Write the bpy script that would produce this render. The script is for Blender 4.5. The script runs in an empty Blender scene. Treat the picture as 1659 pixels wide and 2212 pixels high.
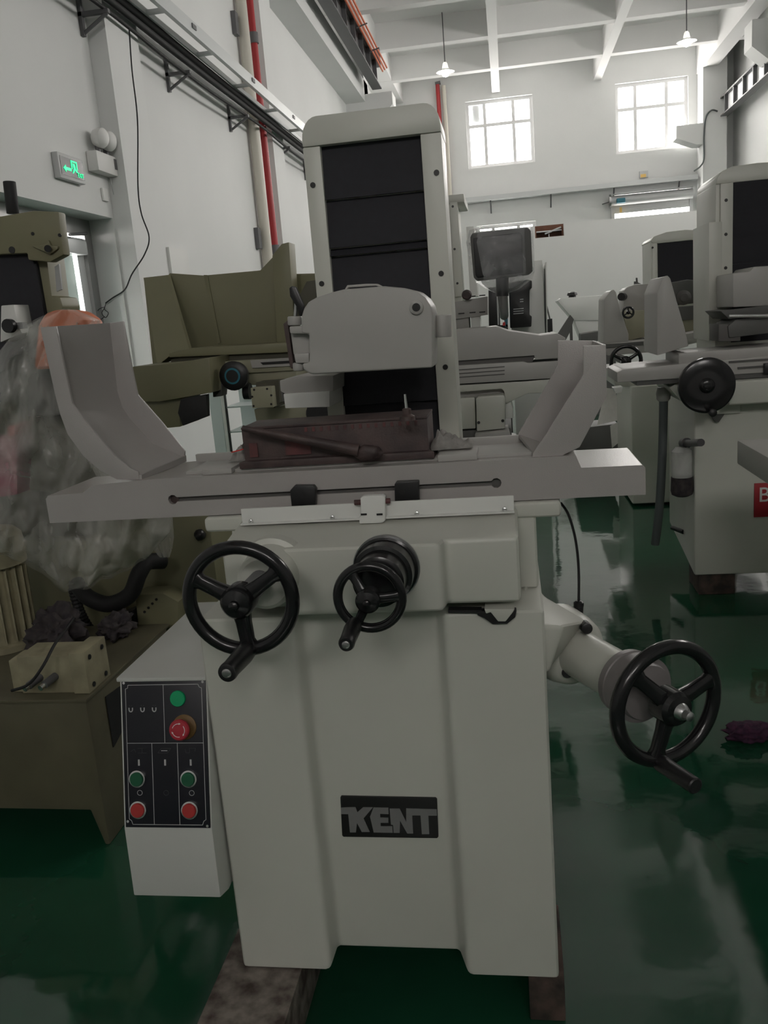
import bpy, bmesh, math, random
SKY_STRENGTH, EXPOSURE = 18, 0.25
RIGHT_WINDOWS = (6.5, 10.8, 15.0)  # unseen; implied by the lit left wall, farthest one added to brighten walls and ceiling
from mathutils import Vector, Matrix, noise

# ------------------------------------------------------------------ camera, light, exposure
scene = bpy.context.scene
COL = scene.collection
random.seed(4)
FPX, CX, CY, CAMH = 1850.0, 829.5, 1106.0, 1.5
YAW, PITCH, ROLL = math.radians(9.07), math.radians(12.52), math.radians(4.68)
_fh = Vector((-math.sin(YAW), math.cos(YAW), 0))
FW = math.cos(PITCH) * _fh - math.sin(PITCH) * Vector((0, 0, 1))
_r0 = Vector((math.cos(YAW), math.sin(YAW), 0))
_d0 = -_r0.cross(FW)
RT = math.cos(ROLL) * _r0 + math.sin(ROLL) * _d0
DN = -math.sin(ROLL) * _r0 + math.cos(ROLL) * _d0
EYE = Vector((0, 0, CAMH))
cam = bpy.data.cameras.new('camera')
cam.sensor_fit = 'HORIZONTAL'; cam.sensor_width = 36.0
cam.lens = FPX / 1659.0 * 36.0; cam.clip_start = 0.05; cam.clip_end = 200
cam_o = bpy.data.objects.new('camera', cam); COL.objects.link(cam_o)
cam_o.matrix_world = Matrix(((RT.x, -DN.x, -FW.x, 0), (RT.y, -DN.y, -FW.y, 0), (RT.z, -DN.z, -FW.z, CAMH), (0, 0, 0, 1)))
scene.camera = cam_o

world = bpy.data.worlds.new('overcast_sky'); scene.world = world
world.use_nodes = True
_bg = world.node_tree.nodes['Background']
_bg.inputs[0].default_value = (1.0, 0.955, 0.915, 1); _bg.inputs[1].default_value = SKY_STRENGTH

def portal(name, loc, size, rot):
    l = bpy.data.lights.new(name, 'AREA'); l.shape = 'RECTANGLE'; l.size, l.size_y = size
    l.cycles.is_portal = True
    o = bpy.data.objects.new(name, l); COL.objects.link(o); o.location = loc; o.rotation_euler = rot
    return o

vs = scene.view_settings
vs.view_transform = 'Standard'; vs.look = 'None'; vs.gamma = 1.0; vs.use_curve_mapping = False
vs.exposure = EXPOSURE
scene.cycles.use_denoising = True
scene.cycles.use_adaptive_sampling = True; scene.cycles.adaptive_threshold = 0.03
scene.cycles.max_bounces = 7; scene.cycles.diffuse_bounces = 4; scene.cycles.glossy_bounces = 3
scene.cycles.transparent_max_bounces = 8; scene.cycles.transmission_bounces = 4
scene.cycles.caustics_reflective = False; scene.cycles.caustics_refractive = False
scene.cycles.sample_clamp_indirect = 6.0

# ------------------------------------------------------------------ helpers
def ray(px, py): return FW * FPX + (px - CX) * RT + (py - CY) * DN
def at(px, py, Y=None, X=None, Z=None):
    d = ray(px, py)
    t = Y / d.y if Y is not None else (X / d.x if X is not None else (Z - CAMH) / d.z)
    return EYE + t * d

def lin(c): return tuple(((v / 255 + 0.055) / 1.055) ** 2.4 if v > 10 else v / 255 / 12.92 for v in c)

MATS = {}
def mat(name, col, rough=0.5, metal=0.0, noise_amt=0.0, noise_scale=8.0, bump=0.0, bump_scale=200.0, spec=0.5, col2=None, coat=0.0, detail=4.0):
    m = bpy.data.materials.new(name); m.use_nodes = True
    nt = m.node_tree; b = nt.nodes['Principled BSDF']
    b.inputs['Base Color'].default_value = (*col, 1); b.inputs['Roughness'].default_value = rough
    b.inputs['Metallic'].default_value = metal; b.inputs['Specular IOR Level'].default_value = spec
    b.inputs['Coat Weight'].default_value = coat
    if noise_amt or bump or col2: 
        tc = nt.nodes.new('ShaderNodeTexCoord')
    if noise_amt or col2:
        n = nt.nodes.new('ShaderNodeTexNoise'); n.inputs['Scale'].default_value = noise_scale; n.inputs['Detail'].default_value = detail
        nt.links.new(tc.outputs['Object'], n.inputs['Vector'])
        r = nt.nodes.new('ShaderNodeValToRGB')
        c2 = col2 if col2 else tuple(v * (1 - noise_amt) for v in col)
        r.color_ramp.elements[0].position = 0.35; r.color_ramp.elements[1].position = 0.65
        r.color_ramp.elements[0].color = (*c2, 1); r.color_ramp.elements[1].color = (*col, 1)
        nt.links.new(n.outputs['Fac'], r.inputs['Fac']); nt.links.new(r.outputs['Color'], b.inputs['Base Color'])
    if bump:
        n2 = nt.nodes.new('ShaderNodeTexNoise'); n2.inputs['Scale'].default_value = bump_scale; n2.inputs['Detail'].default_value = 2
        nt.links.new(tc.outputs['Object'], n2.inputs['Vector'])
        bp = nt.nodes.new('ShaderNodeBump'); bp.inputs['Strength'].default_value = bump; bp.inputs['Distance'].default_value = 0.002
        nt.links.new(n2.outputs['Fac'], bp.inputs['Height']); nt.links.new(bp.outputs['Normal'], b.inputs['Normal'])
    MATS[name] = m
    return m
def emat(name, col, strength):
    m = mat(name, col, 0.4); b = m.node_tree.nodes['Principled BSDF']
    b.inputs['Emission Color'].default_value = (*col, 1); b.inputs['Emission Strength'].default_value = strength
    return m

mat('wall_paint', (0.80, 0.81, 0.80), 0.7, noise_amt=0.04, noise_scale=0.7, bump=0.05, bump_scale=60)
mat('ceiling_paint', (0.88, 0.88, 0.87), 0.8)
mat('frame_grey', (0.55, 0.56, 0.56), 0.4)
mat('window_frame', (0.82, 0.82, 0.82), 0.4)
mat('machine_paint', (0.60, 0.607, 0.548), 0.36, noise_amt=0.05, noise_scale=3.5, bump=0.12, bump_scale=55)
mat('machine_cream', (0.62, 0.63, 0.60), 0.3, noise_amt=0.04, noise_scale=3.0)
mat('machine_white', (0.74, 0.75, 0.72), 0.3)
mat('grey_paint', (0.42, 0.40, 0.385), 0.24, bump=0.22, bump_scale=420, noise_amt=0.05, noise_scale=6)
mat('mid_grey', (0.43, 0.42, 0.40), 0.4, noise_amt=0.05, noise_scale=4)
mat('dark_grey', (0.10, 0.10, 0.095), 0.5)
mat('dial_grey', (0.24, 0.22, 0.22), 0.4, noise_amt=0.1, noise_scale=20)
mat('slot_grey', (0.11, 0.105, 0.10), 0.6)
mat('black_plastic', (0.014, 0.014, 0.015), 0.38, bump=0.1, bump_scale=300)
mat('black_gloss', (0.012, 0.012, 0.013), 0.2)
mat('black_rubber', (0.012, 0.012, 0.013), 0.65)
mat('bellows', (0.018, 0.018, 0.024), 0.75, noise_amt=0.15, noise_scale=60, bump=0.1, bump_scale=500)
mat('olive_paint', (0.22, 0.21, 0.125), 0.45, noise_amt=0.08, noise_scale=3)
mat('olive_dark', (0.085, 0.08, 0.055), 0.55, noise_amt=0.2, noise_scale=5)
mat('olive_light', (0.36, 0.35, 0.25), 0.45, noise_amt=0.1, noise_scale=7)
mat('tank_olive', (0.13, 0.12, 0.075), 0.5, noise_amt=0.3, noise_scale=4)
mat('cream_dirty', (0.36, 0.33, 0.22), 0.5, noise_amt=0.3, noise_scale=14)
mat('rust_brown', (0.085, 0.056, 0.052), 0.55, col2=(0.045, 0.03, 0.03), noise_scale=18, bump=0.3, bump_scale=220)
mat('rust_red', (0.15, 0.045, 0.045), 0.6, col2=(0.06, 0.03, 0.03), noise_scale=30)
mat('rusty_block', (0.12, 0.08, 0.065), 0.7, col2=(0.03, 0.024, 0.02), noise_scale=16, bump=0.6, bump_scale=60)
mat('worn_block', (0.26, 0.23, 0.20), 0.7, col2=(0.06, 0.042, 0.035), noise_scale=22, bump=0.6, bump_scale=60)
mat('chrome', (0.75, 0.75, 0.75), 0.18, 1.0)
mat('steel', (0.45, 0.45, 0.45), 0.35, 1.0)
mat('galv', (0.62, 0.64, 0.64), 0.4, 0.3)
mat('steel_dark', (0.13, 0.13, 0.135), 0.5)
mat('cable_black', (0.013, 0.013, 0.014), 0.7, noise_amt=0.4, noise_scale=30)
mat('red_pipe', (0.42, 0.03, 0.035), 0.4)
mat('cream_pipe', (0.66, 0.63, 0.55), 0.4)
mat('orange_bar', (0.85, 0.22, 0.10), 0.45)
mat('panel_black', (0.010, 0.010, 0.016), 0.35)
mat('line_white', (0.5, 0.5, 0.5), 0.5)
mat('faint_print', (0.05, 0.05, 0.055), 0.5)
mat('btn_green', (0.008, 0.10, 0.045), 0.4)
mat('lamp_green', (0.0, 0.34, 0.13), 0.35)
mat('btn_red', (0.42, 0.035, 0.032), 0.4)
mat('estop_red', (0.42, 0.028, 0.045), 0.35)
mat('estop_base', (0.16, 0.085, 0.02), 0.5)
mat('plate_black', (0.012, 0.012, 0.012), 0.45)
mat('letter_grey', (0.20, 0.20, 0.20), 0.5)
mat('rag_white', (0.62, 0.60, 0.57), 0.9, noise_amt=0.25, noise_scale=50, bump=0.4, bump_scale=150)
mat('paper', (0.70, 0.69, 0.66), 0.85, noise_amt=0.08, noise_scale=25)
mat('red_line', (0.6, 0.03, 0.02), 0.7)
mat('rag_dark', (0.03, 0.025, 0.03), 0.9, col2=(0.06, 0.05, 0.05), noise_scale=40)
mat('rag_purple', (0.07, 0.02, 0.05), 0.9, col2=(0.03, 0.01, 0.03), noise_scale=60)
mat('hose_grey', (0.10, 0.115, 0.115), 0.6)
mat('pale_blue', (0.60, 0.67, 0.66), 0.5)
mat('teal', (0.02, 0.16, 0.22), 0.5)
mat('red_plastic', (0.55, 0.03, 0.03), 0.4)
mat('orange_plastic', (0.65, 0.17, 0.07), 0.5)
mat('magenta', (0.36, 0.05, 0.11), 0.6)
mat('sign_red', (0.38, 0.02, 0.03), 0.5)
mat('sign_white', (0.78, 0.78, 0.76), 0.5)
mat('brown_board', (0.16, 0.065, 0.035), 0.7, noise_amt=0.3, noise_scale=9)
mat('yellow_tag', (0.75, 0.50, 0.15), 0.6)
mat('partition_paint', (0.80, 0.81, 0.79), 0.75, noise_amt=0.03, noise_scale=1)
emat('exit_green', (0.0, 0.75, 0.28), 1.1)
emat('bulb', (1.0, 0.97, 0.88), 60.0)
mat('lamp_shade', (0.8, 0.8, 0.78), 0.3); MATS['lamp_shade'].node_tree.nodes['Principled BSDF'].inputs['Transmission Weight'].default_value = 0.6
# painted epoxy floor
_m = mat('floor_epoxy', (0.015, 0.084, 0.042), 0.1, col2=(0.010, 0.060, 0.032), noise_scale=1.3, spec=0.8)
_nt = _m.node_tree; _b = _nt.nodes['Principled BSDF']
_tc = _nt.nodes.new('ShaderNodeTexCoord')
_n = _nt.nodes.new('ShaderNodeTexNoise'); _n.inputs['Scale'].default_value = 5.5; _n.inputs['Detail'].default_value = 3
_bp = _nt.nodes.new('ShaderNodeBump'); _bp.inputs['Strength'].default_value = 0.06; _bp.inputs['Distance'].default_value = 0.02
_nt.links.new(_tc.outputs['Object'], _n.inputs['Vector']); _nt.links.new(_n.outputs['Fac'], _bp.inputs['Height']); _nt.links.new(_bp.outputs['Normal'], _b.inputs['Normal'])
_n3 = _nt.nodes.new('ShaderNodeTexNoise'); _n3.inputs['Scale'].default_value = 2.2; _n3.inputs['Detail'].default_value = 6
_nt.links.new(_tc.outputs['Object'], _n3.inputs['Vector'])
_mr = _nt.nodes.new('ShaderNodeMapRange'); _mr.inputs[3].default_value = 0.02; _mr.inputs[4].default_value = 0.11
_nt.links.new(_n3.outputs['Fac'], _mr.inputs[0]); _nt.links.new(_mr.outputs[0], _b.inputs['Roughness'])
# clear film
def film(name, col, fac, rough=0.25, scale=7, var=0.2):
    m = bpy.data.materials.new(name); m.use_nodes = True; nt = m.node_tree; nt.nodes.clear()
    o = nt.nodes.new('ShaderNodeOutputMaterial'); mx = nt.nodes.new('ShaderNodeMixShader'); t = nt.nodes.new('ShaderNodeBsdfTransparent')
    p = nt.nodes.new('ShaderNodeBsdfPrincipled'); p.inputs['Base Color'].default_value = (*col, 1); p.inputs['Roughness'].default_value = rough
    n = nt.nodes.new('ShaderNodeTexNoise'); n.inputs['Scale'].default_value = scale; n.inputs['Detail'].default_value = 4; n.inputs['Distortion'].default_value = 0.7
    tc = nt.nodes.new('ShaderNodeTexCoord'); nt.links.new(tc.outputs['Object'], n.inputs['Vector'])
    mr = nt.nodes.new('ShaderNodeMapRange'); mr.inputs[1].default_value = 0.35; mr.inputs[2].default_value = 0.65; mr.inputs[3].default_value = max(0, fac - var); mr.inputs[4].default_value = min(1, fac + var)
    nt.links.new(n.outputs['Fac'], mr.inputs[0]); nt.links.new(mr.outputs[0], mx.inputs[0])
    n2 = nt.nodes.new('ShaderNodeTexVoronoi'); n2.inputs['Scale'].default_value = scale * 1.3
    wv = nt.nodes.new('ShaderNodeVectorMath'); wv.operation = 'MULTIPLY_ADD'; wv.inputs[1].default_value = (.25, .25, .25)
    nt.links.new(n.outputs['Color'], wv.inputs[0]); nt.links.new(tc.outputs['Object'], wv.inputs[2]); nt.links.new(wv.outputs[0], n2.inputs['Vector'])
    bp = nt.nodes.new('ShaderNodeBump'); bp.inputs['Strength'].default_value = 0.3 if scale > 4 else 0.05; bp.inputs['Distance'].default_value = 0.03
    nt.links.new(n2.outputs['Distance'], bp.inputs['Height']); nt.links.new(bp.outputs['Normal'], p.inputs['Normal'])
    nt.links.new(t.outputs[0], mx.inputs[1]); nt.links.new(p.outputs[0], mx.inputs[2]); nt.links.new(mx.outputs[0], o.inputs[0])
    MATS[name] = m
film('plastic_film', (0.60, 0.60, 0.56), 0.40, 0.18, 5, 0.14)
film('clear_bag', (0.75, 0.75, 0.77), 0.30, 0.12, 7, 0.16)
film('window_glass', (0.9, 0.95, 0.95), 0.06, 0.05, 2, 0.03)
film('door_glass', (0.50, 0.62, 0.58), 0.93, 0.2, 2, 0.04)
film('bottle_plastic', (0.7, 0.7, 0.68), 0.55, 0.2, 6, 0.1)

# ---- objects
def link(name, me, m, parent=None, smooth=35):
    me.materials.append(MATS[m] if isinstance(m, str) else m)
    if smooth:
        me.polygons.foreach_set('use_smooth', [True] * len(me.polygons))
        try: me.set_sharp_from_angle(angle=math.radians(smooth))
        except Exception: pass
    o = bpy.data.objects.new(name, me); COL.objects.link(o)
    if parent is not None:
        o.parent = parent
        w = Vector((0, 0, 0)); p = parent
        while p is not None: w += p.location; p = p.parent
        o.location = -w
    return o
def fin(name, bm, m, parent=None, bevel=0.0, seg=2, smooth=35, ang=20):
    bmesh.ops.recalc_face_normals(bm, faces=bm.faces)
    if bevel:
        es = [e for e in bm.edges if len(e.link_faces) == 2 and e.calc_face_angle(0) > math.radians(ang)]
        bmesh.ops.bevel(bm, geom=es, offset=bevel, segments=seg, profile=0.6, affect='EDGES', clamp_overlap=True)
    me = bpy.data.meshes.new(name); bm.to_mesh(me); bm.free()
    return link(name, me, m, parent, smooth)
def box_bm(bm, x0, x1, y0, y1, z0, z1):
    v = [bm.verts.new(p) for p in ((x0,y0,z0),(x1,y0,z0),(x1,y1,z0),(x0,y1,z0),(x0,y0,z1),(x1,y0,z1),(x1,y1,z1),(x0,y1,z1))]
    for f in ((0,3,2,1),(4,5,6,7),(0,1,5,4),(1,2,6,5),(2,3,7,6),(3,0,4,7)): bm.faces.new([v[i] for i in f])
def box(name, x0, x1, y0, y1, z0, z1, m, parent=None, bevel=0.0, seg=2):
    bm = bmesh.new(); box_bm(bm, min(x0,x1), max(x0,x1), min(y0,y1), max(y0,y1), min(z0,z1), max(z0,z1))
    return fin(name, bm, m, parent, bevel, seg)
def prism_bm(bm, pts, off):
    off = Vector(off)
    a = [bm.verts.new(p) for p in pts]; b = [bm.verts.new(Vector(p) + off) for p in pts]
    bm.faces.new(a); bm.faces.new(b[::-1]); n = len(a)
    for i in range(n): bm.faces.new((a[i], b[i], b[(i+1) % n], a[(i+1) % n]))
def prism(name, pts, off, m, parent=None, bevel=0.0, seg=2, smooth=35):
    bm = bmesh.new(); prism_bm(bm, pts, off); return fin(name, bm, m, parent, bevel, seg, smooth)
def pp(name, px, Y, depth, m, parent=None, bevel=0.0, seg=2, smooth=35):
    """outline of a face standing in the vertical plane at distance Y, given a real depth behind it"""
    return prism(name, [at(x, y, Y=Y) for x, y in px], (0, depth, 0), m, parent, bevel, seg, smooth)
def pbox(name, px, Y, depth, m, parent=None, bevel=0.0, seg=2):
    """axis aligned box whose front face has the two opposite corners px at distance Y"""
    a = at(*px[0], Y=Y); b = at(*px[1], Y=Y)
    return box(name, a.x, b.x, Y, Y + depth, a.z, b.z, m, parent, bevel, seg)
def frame_of(d):
    d = Vector(d).normalized(); u = Vector((0,0,1)) if abs(d.z) < 0.9 else Vector((1,0,0))
    a = d.cross(u).normalized(); return a, a.cross(d).normalized(), d
def lathe_bm(bm, c, axis, prof, n=32, caps=True):
    """prof: list of (distance along axis, radius)"""
    a, b, d = frame_of(axis); c = Vector(c); rings = []
    for t, r in prof:
        rings.append([bm.verts.new(c + d * t + (a * math.cos(2*math.pi*i/n) + b * math.sin(2*math.pi*i/n)) * max(r, 1e-4)) for i in range(n)])
    for q in range(len(rings) - 1):
        for i in range(n): bm.faces.new((rings[q][i], rings[q][(i+1) % n], rings[q+1][(i+1) % n], rings[q+1][i]))
    if caps:
        bm.faces.new(rings[0][::-1]); bm.faces.new(rings[-1])
def lathe(name, c, axis, prof, m, parent=None, n=32, smooth=35):
    bm = bmesh.new(); lathe_bm(bm, c, axis, prof, n); return fin(name, bm, m, parent, smooth=smooth)
def rod(name, p, q, r, m, parent=None, r2=None, n=16, rb=0.0):
    p, q = Vector(p), Vector(q); L = (q - p).length; r2 = r if r2 is None else r2
    prof = [(0, r), (L, r2)] if not rb else [(0, r - rb), (rb * .3, r - rb * .3), (rb, r), (L - rb, r2), (L - rb * .3, r2 - rb * .3), (L, r2 - rb)]
    return lathe(name, p, q - p, prof, m, parent, n)
def spline(pts, k=8):
    pts = [Vector(p) for p in pts]; P = [pts[0]] + pts + [pts[-1]]; out = []
    for i in range(1, len(P) - 2):
        for j in range(k):
            t = j / k; a, b, c, d = P[i-1], P[i], P[i+1], P[i+2]
            out.append(0.5 * ((2*b) + (c - a) * t + (2*a - 5*b + 4*c - d) * t*t + (3*b - a - 3*c + d) * t**3))
    return out + [pts[-1]]
def tube_bm(bm, pts, r, n=8, rib=0.0):
    rings = []; a = None
    for i, p in enumerate(pts):
        d = (pts[min(i+1, len(pts)-1)] - pts[max(i-1, 0)]).normalized(); rr = r + (rib if i % 2 else 0)
        if a is None: a = frame_of(d)[0]
        a = (a - d * a.dot(d)).normalized(); b = a.cross(d)
        rings.append([bm.verts.new(p + (a * math.cos(2*math.pi*j/n) + b * math.sin(2*math.pi*j/n)) * rr) for j in range(n)])
    for q in range(len(rings) - 1):
        for j in range(n): bm.faces.new((rings[q][j], rings[q][(j+1) % n], rings[q+1][(j+1) % n], rings[q+1][j]))
    bm.faces.new(rings[0][::-1]); bm.faces.new(rings[-1])
def tube(name, pts, r, m, parent=None, k=8, n=8, rib=0.0, smooth=60):
    bm = bmesh.new(); tube_bm(bm, spline(pts, k) if k > 1 else [Vector(p) for p in pts], r, n, rib); return fin(name, bm, m, parent, smooth=smooth)
def disc(name, c, axis, r, h, m, parent=None, n=28, bev=0.0):
    prof = [(0, r), (h, r)] if not bev else [(0, r), (h - bev, r), (h - bev * .3, r - bev * .3), (h, r - bev)]
    return lathe(name, c, axis, prof, m, parent, n)
def loft(name, A, B, thick, m, parent=None, smooth=50):
    """sheet between two polylines with thickness along +normal"""
    bm = bmesh.new(); rows = [[bm.verts.new(p) for p in A], [bm.verts.new(p) for p in B]]
    for i in range(len(A) - 1): bm.faces.new((rows[0][i], rows[0][i+1], rows[1][i+1], rows[1][i]))
    bmesh.ops.recalc_face_normals(bm, faces=bm.faces)
    bmesh.ops.solidify(bm, geom=list(bm.faces), thickness=thick)
    return fin(name, bm, m, parent, smooth=smooth)
def thing(name, label, cat, loc, group=None):
    o = bpy.data.objects.new(name, None); COL.objects.link(o); o.location = loc; o.empty_display_size = 0.1
    o['label'] = label; o['category'] = cat
    if group: o['group'] = group
    return o
def tag(o, label, cat, group=None, kind=None):
    o['label'] = label; o['category'] = cat
    if group: o['group'] = group
    if kind: o['kind'] = kind
    return o
def st(o): o['kind'] = 'structure'; return o
def blob(name, c, r, m, parent=None, sub=3, amp=0.25, fr=3.0, seed=0.0, floor=None):
    bm = bmesh.new(); bmesh.ops.create_icosphere(bm, subdivisions=sub, radius=1.0)
    for v in bm.verts:
        p = v.co.copy(); k = 1 + amp * noise.noise(p * fr + Vector((seed, seed * 2.3, 0))) + amp * .5 * noise.noise(p * fr * 2.7 + Vector((0, seed, 5)))
        v.co = Vector(c) + Vector((p.x * r[0], p.y * r[1], p.z * r[2])) * k
        if floor is not None and v.co.z < floor: v.co.z = floor
    return fin(name, bm, m, parent, smooth=80)
def handwheel(name, c, axis, R, rt, parent, m='black_gloss', spokes=3, phase=90.0, hub=0.3, dish=0.0, sw=0.16, up=None):
    """rim, spokes and hub around centre c; axis points at the operator; phase in degrees of the first spoke, seen by the operator"""
    d = Vector(axis).normalized(); a = Vector((0,0,1)).cross(d)
    a = a.normalized(); b = d.cross(a)       # a to the operator's right, b up
    c = Vector(c); w = thing_part(name, parent)
    bm = bmesh.new(); N, M = 48, 12; vs = []
    for i in range(N):
        t = 2*math.pi*i/N; e = a * math.cos(t) + b * math.sin(t)
        vs.append([bm.verts.new(c + e * (R - rt + rt * math.cos(2*math.pi*j/M)) + d * rt * math.sin(2*math.pi*j/M)) for j in range(M)])
    for i in range(N):
        for j in range(M): bm.faces.new((vs[i][j], vs[(i+1) % N][j], vs[(i+1) % N][(j+1) % M], vs[i][(j+1) % M]))
    fin('rim', bm, m, w, smooth=80)
    hc = c - d * dish
    for k in range(spokes):
        t = math.radians(phase + 360.0 / spokes * k); e = a * math.cos(t) + b * math.sin(t); s = d.cross(e)
        bm = bmesh.new(); rows = []
        for f, wd, th in ((0.05, sw*R*1.15, rt*.9), (0.45, sw*R*.85, rt*.75), (0.8, sw*R*.8, rt*.7), (0.95, sw*R*1.25, rt*.75)):
            p = hc.lerp(c, f) + e * (R - rt) * f
            rows.append([bm.verts.new(p + s * wd * x + d * th * y) for x, y in ((-1,-.6),(-.6,-1),(.6,-1),(1,-.6),(1,.6),(.6,1),(-.6,1),(-1,.6))])
        for q in range(3):
            for j in range(8): bm.faces.new((rows[q][j], rows[q][(j+1) % 8], rows[q+1][(j+1) % 8], rows[q+1][j]))
        bm.faces.new(rows[0][::-1]); bm.faces.new(rows[-1])
        fin('spoke', bm, m, w, smooth=60)
    hr = R * hub
    lathe('hub', hc - d * rt * 1.4, d, [(0, hr), (rt * 2.6, hr), (rt * 3.2, hr * .82), (rt * 3.5, hr * .45), (rt * 3.6, hr * .3), (rt * 4.2, hr * .28), (rt * 4.4, hr * .15)], m, w)
    return w, a, b, d
def thing_part(name, parent):
    o = bpy.data.objects.new(name, None); COL.objects.link(o); o.parent = parent; o.empty_display_size = 0.05
    return o
def text_mesh(name, s, loc, size, m, parent=None, depth=0.002, rot=None):
    cu = bpy.data.curves.new(name, 'FONT'); cu.body = s; cu.size = size; cu.extrude = depth; cu.align_x = 'CENTER'; cu.align_y = 'CENTER'
    to = bpy.data.objects.new(name + '_tmp', cu); COL.objects.link(to)
    dg = bpy.context.evaluated_depsgraph_get(); me = bpy.data.meshes.new_from_object(to.evaluated_get(dg))
    bpy.data.objects.remove(to); bpy.data.curves.remove(cu)
    R = rot if rot else Matrix.Rotation(math.radians(90), 4, 'X')
    me.transform(Matrix.Translation(Vector(loc)) @ R)
    me.materials.clear()
    return link(name, me, m, parent, 0)
# ------------------------------------------------------------------ the room
XL, XR, YB, YN, ZC = -3.2, 6.0, 25.0, -7.0, 7.75
HP = math.pi / 2
def wall_cells(name, axis, at0, at1, u, v, holes, m):
    """wall slab between at0 and at1 on its axis, spanning u and v, with rectangular holes"""
    us = sorted(set([*u] + [h[0] for h in holes] + [h[1] for h in holes])); vsx = sorted(set([*v] + [h[2] for h in holes] + [h[3] for h in holes]))
    bm = bmesh.new()
    for i in range(len(us) - 1):
        for j in range(len(vsx) - 1):
            cu, cv = (us[i] + us[i+1]) / 2, (vsx[j] + vsx[j+1]) / 2
            if any(h[0] < cu < h[1] and h[2] < cv < h[3] for h in holes): continue
            if axis == 'y': box_bm(bm, us[i], us[i+1], at0, at1, vsx[j], vsx[j+1])
            else: box_bm(bm, at0, at1, us[i], us[i+1], vsx[j], vsx[j+1])
    bmesh.ops.remove_doubles(bm, verts=bm.verts, dist=1e-5)
    seen = {}
    for f in list(bm.faces):
        k = tuple(round(x, 4) for x in f.calc_center_median())
        seen.setdefault(k, []).append(f)
    bmesh.ops.delete(bm, geom=[f for l in seen.values() if len(l) > 1 for f in l], context='FACES')
    return st(fin(name, bm, m, smooth=0))

st(box('floor', -4.2, 7.0, YN - .3, YB + .3, -0.2, 0.0, 'floor_epoxy'))
BW = [(-0.88, 0.90, 5.36, 7.06), (3.04, 4.88, 5.33, 7.06), (-0.75, 0.86, 2.9, 3.85), (2.95, 4.90, 0.0, 4.22)]
wall_cells('wall_back', 'y', YB, YB + .25, (-4.2, 7.0), (0, ZC), BW, 'wall_paint')
DOOR = (5.2, 7.08, 0.0, 2.51)
wall_cells('wall_left', 'x', XL - .3, XL, (YN, YB), (0, ZC), [DOOR] , 'wall_paint')
RW = [(y, y + 2.6, 4.8, 6.2) for y in RIGHT_WINDOWS]
wall_cells('wall_right', 'x', XR, XR + .25, (YN, YB), (0, ZC), RW, 'wall_paint')
ADDED_WINDOWS = [(-1.6, 0.2, 4.9, 6.3), (1.5, 3.3, 4.9, 6.3)]  # unseen windows added behind the camera to brighten the front faces
wall_cells('wall_front', 'y', YN - .25, YN, (-4.2, 7.0), (0, ZC), ADDED_WINDOWS, 'wall_paint')
for h in BW[:3]: portal('window_portal', ((h[0]+h[1])/2, YB + .26, (h[2]+h[3])/2), (h[1]-h[0], h[3]-h[2]), (-HP, 0, 0))
for h in RW: portal('window_portal', (XR + .26, (h[0]+h[1])/2, (h[2]+h[3])/2), (h[3]-h[2], h[1]-h[0]), (0, HP, 0))
for h in ADDED_WINDOWS: portal('window_portal', ((h[0]+h[1])/2, YN - .26, (h[2]+h[3])/2), (h[1]-h[0], h[3]-h[2]), (HP, 0, 0))
portal('window_portal', ((BW[3][0]+BW[3][1])/2, YB + .3, 3.82), (1.95, .8), (-HP, 0, 0))
portal('window_portal', (XL - .5, 6.2, 1.25), (2.5, 1.9), (0, -HP, 0))
# ceiling with its grid of concrete beams
ceil = st(box('ceiling', -4.2, 7.0, YN - .25, YB + .25, ZC, ZC + .2, 'ceiling_paint'))
for x0, x1, z in ((-0.15, 0.05, 7.2), (2.49, 2.69, 7.2), (5.08, 5.45, 7.05)):
    box('beam', x0, x1, YN, YB, z, ZC, 'ceiling_paint', ceil)
y = 22.65
while y > YN:
    box('cross_beam', XL, XR, y, y + .24, 7.215, ZC, 'ceiling_paint', ceil); y -= 2.53
box('edge_beam', XL, -2.55, YN, YB, 7.22, ZC, 'ceiling_paint', ceil)
st(box('trim_1', XL, -2.78, YN, 19.9, 6.05, 6.5, 'wall_paint'))          # concrete crane girder
# pilasters on the left wall
for i, (y0, y1, d) in enumerate(((12.15, 12.75, .15), (19.4, 20.0, .42), (24.2, 25.0, .42), (7.1, 7.75, .155))):
    st(box('trim_%d' % (5 + i), XL, XL + d, y0, y1, 0, ZC, 'wall_paint'))
st(prism('trim_2', [(-2.78, 19.4, 6.2), (-2.2, 19.4, 6.2), (-2.2, 19.4, 5.95), (-2.78, 19.4, 5.45)], (0, .6, 0), 'wall_paint'))
# columns in the right far corner with corbels
st(box('trim_9', 5.10, 5.68, 24.3, 25.0, 0, ZC, 'wall_paint'))
for i, (y0, y1) in enumerate(((20.2, 20.8),)):
    st(box('trim_10', 5.72, 6.0, y0, y1, 0, ZC, 'wall_paint'))
st(prism('trim_3', [(4.45, 24.3, 5.75), (5.1, 24.3, 5.75), (5.1, 24.3, 5.25), (4.95, 24.3, 5.25), (4.45, 24.3, 5.45)], (0, .55, 0), 'wall_paint'))
st(prism('trim_4', [(5.2, 20.2, 6.9), (5.75, 20.2, 6.9), (5.75, 20.2, 6.1), (5.55, 20.2, 6.1), (5.2, 20.2, 6.4)], (0, .6, 0), 'wall_paint'))

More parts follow.
